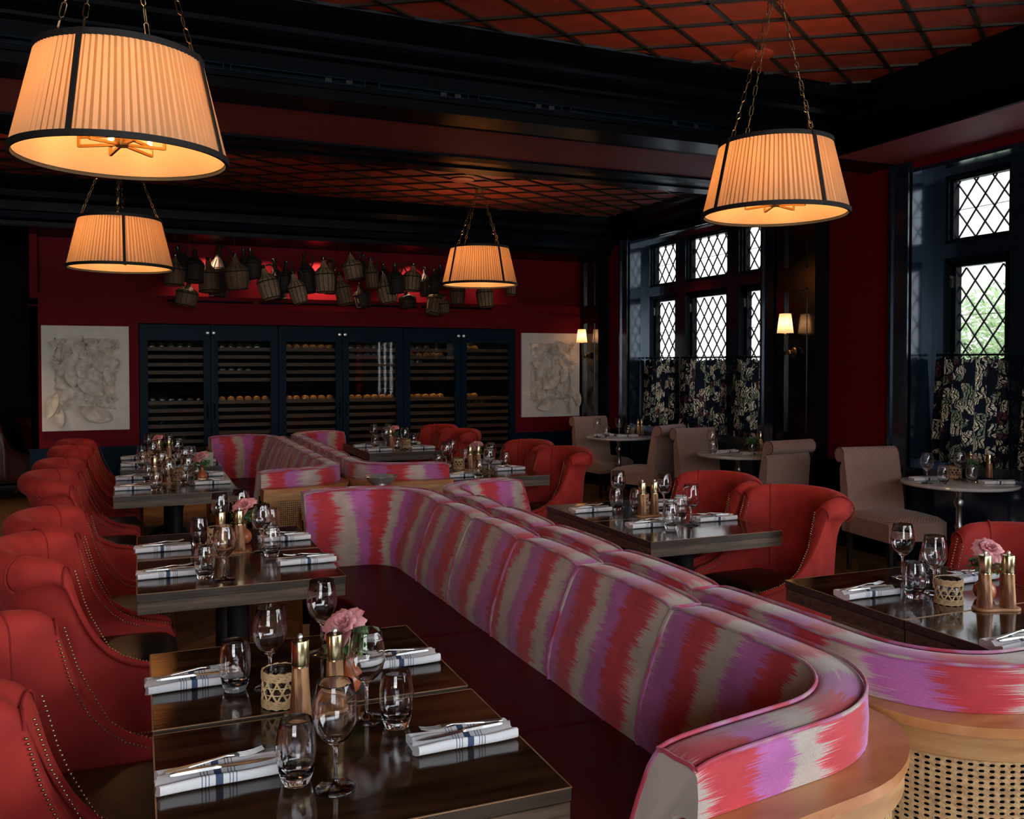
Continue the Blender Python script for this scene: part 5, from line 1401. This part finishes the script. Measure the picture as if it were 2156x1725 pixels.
def flowers(kind, seed):
    """clay bud vase with a rose and foliage"""
    r = random.Random(seed); root = empty('rose_vase', label='rose', cat='flower vase')
    if kind != 'glass':
        prof = [(1e-4,0),(.020,0),(.032,.010),(.0385,.028),(.036,.046),(.024,.062),(.0125,.072),(.0115,.105),(.0135,.112),(.0115,.112),(.0095,.104),(.0095,.07),(1e-4,.06)]
        MB().lathe(prof, (0,0,0), 28).build('vase', M['clay'], root, smooth='all'); zv = .105
    else:
        MB().lathe([(1e-4,0),(.026,0),(.030,.004),(.033,.04),(.026,.075),(.024,.09),(.030,.100),(.0285,.100),(.0225,.09),(.0245,.075),(.0312,.04),(.028,.008),(1e-4,.007)], (0,0,0), 28).build('vase', M['glass'], root, smooth='all'); zv = .09
    tx = r.uniform(-.02,.02)
    hd = (tx+.004, -.008, zv+.075)
    st = MB().tube([(0,0,.03),(0,0,zv),(hd[0]*.6,hd[1]*.5,zv+.05),hd], .0022, 5)
    for k in range(5): 
        a = r.uniform(0,6.28); st.tube([(0,0,zv-.02),(.02*math.cos(a),.02*math.sin(a),zv+.02),(.05*math.cos(a),.05*math.sin(a),zv+.045)], .0013, 4)
    st.build('stem', M['leaf_green'], root, smooth=True)
    rs = empty('rose', hd, 0); rs.parent = root
    rose_mesh(rs, (0,0,-.010), 1.2 if kind != 'glass' else .85, M['rose'] if kind != 'glass' else M['rose_pale'], seed, (R(38), R(r.uniform(-20,20))))
    for k in range(20):
        a = r.uniform(0,6.28); e_ = r.uniform(-.1,.8); mb = MB()
        leaf(mb, (.012*math.cos(a),.012*math.sin(a),zv+r.uniform(.0,.04)), (math.cos(a),math.sin(a),e_), r.uniform(.040,.062), r.uniform(.020,.030)); mb.build('leaf', M['leaf_blue'], root, smooth='all')
    fo = MB()
    for k in range(230):
        a = r.uniform(0,6.28); rr = r.uniform(.012,.062); p = (rr*math.cos(a), rr*math.sin(a), zv+r.uniform(-.012,.045))
        leaf(fo, p, (r.gauss(0,1),r.gauss(0,1),r.gauss(.3,.7)), r.uniform(.010,.019), r.uniform(.006,.011))
    fo.build('foliage', M['leaf_green'], root, smooth='all')['kind'] = 'stuff'
    return root
WG, TU, MI, TR, CA, NA, FO, KN = wine_glass(), tumbler(), mill(), tray(), candle(), napkin(), fork(), knife()
FL = [Proto(flowers('clay', s)) for s in (11, 5)]; FG = Proto(flowers('glass', 21))
def lab(what, where, T): return '%s %s, %s' % (what, where, TN[T])
def place_set(x, y, side, where, T, ang=0.0):
    """napkin lies along x, fork and knife on it; side -1: guest sits at the left (handles to the left)"""
    place = 'at the %s seat' % where
    NA.put((x, y, ZT), R(ang)+(0 if side < 0 else PI), lab('rolled striped napkin', place, T), 'striped napkins on the walnut tables')
    u = Vector((math.cos(R(ang)), math.sin(R(ang)))); nrm = Vector((-u.y, u.x)); s_ = -side
    b = Vector((x, y))-u*s_*.102
    zc = ZT+.0285
    f0 = b+nrm*.010; k0 = b-nrm*.004+u*s_*.008
    FO.put((f0.x, f0.y, zc+.001), R(ang)+(0 if side < 0 else PI)+R(3.5*s_), lab('silver fork on the napkin', place, T), 'forks on the napkins')
    KN.put((k0.x, k0.y, zc-.0005), R(ang)+(0 if side < 0 else PI)-R(3*s_), lab('silver knife on the napkin', place, T), 'knives on the napkins')
LAY = {
 'L1': dict(nap=[(.145,1.915,-1,'near left',4),(.130,2.505,-1,'far left',4),(.665,1.895,1,'near right',3),(.665,2.462,1,'far right',3)],
            wine=[(.352,1.788,'near left seat'),(.497,2.105,'near right seat'),(.302,2.407,'far left seat'),(.491,2.640,'far right seat')],
            tum=[(.290,1.858,'near left seat'),(.551,2.037,'near right seat'),(.229,2.456,'far left seat'),(.560,2.560,'far right seat')],
            mills=[(.352,2.172),(.438,2.190)], rattan=(.322,2.283), vase=(.490,2.285,0), ta=8),
 'L2': dict(nap=[(.105,3.835,-1,'near left',3),(.095,4.372,-1,'far left',3),(.655,3.868,1,'near right',2),(.640,4.405,1,'far right',2)],
            wine=[(.304,3.68,'near left seat'),(.484,4.165,'near right seat'),(.363,4.60,'far left seat'),(.470,4.70,'far right seat')],
            tum=[(.237,3.742,'near left seat'),(.535,4.055,'near right seat'),(.256,4.416,'far left seat'),(.60,4.58,'far right seat')],
            mills=[(.332,4.185),(.413,4.200)], rattan=(.300,4.40), vase=(.452,4.40,1), ta=6),
 'R1': dict(nap=[(2.455,2.535,-1,'far left',0),(2.44,1.905,-1,'near left',0),(3.00,2.56,1,'far right',4)],
            wine=[(2.706,2.464,'far left seat'),(2.785,2.690,'far right seat')], tum=[(2.592,2.475,'far left seat'),(2.845,2.60,'far right seat')],
            mills=[(2.690,2.235),(2.765,2.205)], rattan=(2.640,2.33), vase=(2.815,2.34,0), ta=-18),
 'R2': dict(nap=[(2.385,4.585,-1,'far left',2),(2.445,4.045,-1,'near left',0),(2.875,4.075,1,'near right',0),(2.90,4.60,1,'far right',0)],
            wine=[(2.592,4.64,'far left seat'),(2.67,3.995,'near left seat'),(2.798,4.462,'far right seat')],
            tum=[(2.494,4.585,'far left seat'),(2.519,3.955,'near left seat'),(2.725,4.18,'near right seat'),(2.64,4.50,'far right seat')],
            mills=[(2.575,4.33),(2.650,4.325)], rattan=(2.70,4.56), vase=None, ta=0),
 'L3': dict(nap=[(-.035,6.56,-1,'near left',0),(-.04,7.13,-1,'far left',0),(.475,6.66,1,'near right',0),(.47,7.15,1,'far right',0)],
            wine=[(.17,6.42,'near left seat'),(.34,6.62,'near right seat'),(.15,7.03,'far left seat'),(.32,7.28,'far right seat')],
            tum=[(.11,6.45,'near left seat'),(.30,6.78,'near right seat'),(.06,6.95,'far left seat'),(.40,7.1,'far right seat')],
            mills=[(.10,6.80),(.18,6.82)], rattan=(.26,6.95), vase=(.42,6.86,0), ta=0),
 'L4': dict(nap=[(-.02,8.05,-1,'near left',0),(-.03,8.62,-1,'far left',0),(.49,8.15,1,'near right',0),(.49,8.66,1,'far right',0)],
            wine=[(.10,7.95,'near left seat'),(.30,8.12,'near right seat'),(.08,8.75,'far left seat'),(.25,8.7,'far right seat')],
            tum=[(.03,7.92,'near left seat'),(.42,8.3,'near right seat'),(.02,8.50,'far left seat'),(.33,8.45,'far right seat')],
            mills=[(.16,8.36),(.24,8.37)], rattan=(.07,8.32), vase=(.12,8.60,1), ta=0),
 'R3': dict(nap=[(2.24,6.36,-1,'near left',0),(2.72,6.62,1,'near right',0),(2.23,7.0,-1,'far left',0),(2.70,7.1,1,'far right',0)],
            wine=[(2.29,6.95,'far left seat'),(2.443,6.347,'near left seat'),(2.60,6.72,'near right seat'),(2.42,7.15,'far right seat')],
            tum=[(2.20,6.85,'far left seat'),(2.33,6.33,'near left seat'),(2.76,6.80,'near right seat'),(2.55,7.2,'far right seat')],
            mills=[(2.43,6.74),(2.50,6.74)], rattan=(2.37,6.83), vase=(2.53,6.9,1), ta=0),
 'R4': dict(nap=[(2.12,9.0,-1,'far left',0),(2.15,8.55,-1,'near left',0),(2.60,8.60,1,'near right',0),(2.6,9.1,1,'far right',0)],
            wine=[(2.26,8.72,'near left seat'),(2.42,8.60,'near right seat'),(2.26,9.22,'far left seat'),(2.43,9.27,'far right seat')],
            tum=[(2.20,8.95,'far left seat'),(2.30,8.50,'near left seat'),(2.58,8.85,'near right seat')],
            mills=[(2.33,8.80)], rattan=(2.45,8.74), vase=(2.40,8.97,1), ta=0),
}
def relax(A):
    mv = []
    for key, r in (('wine',.043),('tum',.043)):
        for i, q in enumerate(A[key]): mv.append([q[0], q[1], r, key, i])
    mv.append([A['rattan'][0], A['rattan'][1], .051, 'rattan', 0])
    if A['vase']: mv.append([A['vase'][0], A['vase'][1], .058, 'vase', 0])
    ms = A['mills']; cx = sum(m_[0] for m_ in ms)/len(ms); cy = sum(m_[1] for m_ in ms)/len(ms)
    rects = [(cx, cy, .088, .042, R(A['ta']))]+[(q[0], q[1], .122, .043, R(q[4])) for q in A['nap']]
    for it in range(60):
        for i, a in enumerate(mv):
            for j, b in enumerate(mv):
                if i == j: continue
                dx, dy = a[0]-b[0], a[1]-b[1]; d = math.hypot(dx, dy) or 1e-4; g = a[2]+b[2]+.002-d
                if g > 0: a[0] += dx/d*g*.5; a[1] += dy/d*g*.5
            for (x, y, hw, hh, an) in rects:
                ca, sa = math.cos(an), math.sin(an); lx = (a[0]-x)*ca+(a[1]-y)*sa; ly = -(a[0]-x)*sa+(a[1]-y)*ca
                px_, py_ = hw+a[2]-abs(lx), hh+a[2]-abs(ly)
                if px_ > 0 and py_ > 0:
                    if px_ < py_: lx += math.copysign(px_*.6, lx)
                    else: ly += math.copysign(py_*.6, ly)
                    a[0] = x+lx*ca-ly*sa; a[1] = y+lx*sa+ly*ca
    for a in mv:
        if a[3] in ('wine','tum'): q = A[a[3]][a[4]]; A[a[3]][a[4]] = (a[0], a[1], q[2])
        elif a[3] == 'rattan': A['rattan'] = (a[0], a[1])
        else: A['vase'] = (a[0], a[1], A['vase'][2])
for T, A in LAY.items():
    relax(A)
    for (x, y, sd, wh, an) in A['nap']: place_set(x, y, sd, wh, T, an)
    for (x, y, wh) in A['wine']: WG.put((x, y, ZT), rnd.random()*6, lab('empty stemmed wine glass', 'by the '+wh, T), 'wine glasses on the walnut tables')
    for (x, y, wh) in A['tum']: TU.put((x, y, ZT), rnd.random()*6, lab('empty barrel-shaped water tumbler', 'by the '+wh, T), 'tumblers on the walnut tables')
    ms = A['mills']; cx_ = sum(m_[0] for m_ in ms)/len(ms); cy_ = sum(m_[1] for m_ in ms)/len(ms)
    TR.put((cx_, cy_, ZT), R(A['ta']), 'small wavy wooden tray under the mills of the '+TN[T], 'wooden mill trays')
    for k, m_ in enumerate(ms): MI.put((m_[0], m_[1], ZT+.0092), 0, 'wooden spice mill with brass cap, %s on the tray, %s' % ('left' if k == 0 else 'right', TN[T]), 'wooden mills with brass caps')
    CA.put((*A['rattan'], ZT), rnd.random(), 'rattan-wrapped glass candle holder on the '+TN[T], 'rattan candle holders')
    if A['vase']: FL[A['vase'][2]].put((A['vase'][0], A['vase'][1], ZT), rnd.uniform(-.4,.4), 'pink rose with greenery in a terracotta bud vase on the '+TN[T], 'rose bud vases')
# marble tables by the windows
RL = [('farthest marble table', 5.17, 9.22, [(-.31,-.04,'left'),(.05,.09,'right')], [(-.24,-.13,'left'),(.13,.02,'right')], [(-.17,.06,12,'left'),(.03,-.14,-14,'right')], [(.24,-.02),(.30,.00)], (.20,.08), None),
      ('middle marble table', 5.22, 7.02, [(-.19,.16,'left')], [(-.25,.06,'left')], [(-.06,.10,15,'left'),(.05,-.15,-14,'right')], [(.31,.08)], (.26,-.05), (.17,.03)),
      ('nearest marble table', 5.44, 4.74, [(-.29,.02,'left'),(.07,.06,'right')], [(-.20,-.04,'left'),(.04,-.07,'right')], [(-.17,.13,-18,'left'),(.14,-.20,-20,'right')], [(.33,.03),(.27,.14)], (.15,.17), (.18,.05))]
for (nm, cx_, cy_, wg, tu, na, mi, ra, va) in RL:
    for dx, dy, w in wg: WG.put((cx_+dx, cy_+dy, ZT), 0, 'empty stemmed wine glass on the %s of the %s' % (w+' side', nm), 'wine glasses on the marble tables')
    for dx, dy, w in tu: TU.put((cx_+dx, cy_+dy, ZT), 0, 'empty water tumbler on the %s side of the %s' % (w, nm), 'tumblers on the marble tables')
    for dx, dy, a, w in na: NA.put((cx_+dx, cy_+dy, ZT), R(a), 'rolled striped napkin on the %s side of the %s' % (w, nm), 'napkins on the marble tables')
    for k, (dx, dy) in enumerate(mi): MI.put((cx_+dx, cy_+dy, ZT), 0, 'wooden spice mill with brass cap, %s on the %s' % ('first' if k == 0 else 'second', nm), 'mills on the marble tables')
    CA.put((cx_+ra[0], cy_+ra[1], ZT), 0, 'rattan-wrapped candle holder on the '+nm, 'rattan candle holders')
    if va: FG.put((cx_+va[0], cy_+va[1], ZT), 1.0, 'pale pink rose in a small glass vase on the '+nm, 'rose vases on the marble tables')
# a green menu card standing at the far right of the farthest left tables
mc = MB().add([(0,0,0),(.13,0,0),(.13,.012,.11),(0,.012,.11),(0,.045,0),(.13,.045,0)], [(0,1,2,3),(3,2,5,4),(0,3,4),(1,5,2),(0,4,5,1)]).build('menu_card', M['card'])
mc.location = (.44, 7.86, ZT); tag(mc, 'small pale green folded card standing on the farthest left table pair', 'card')
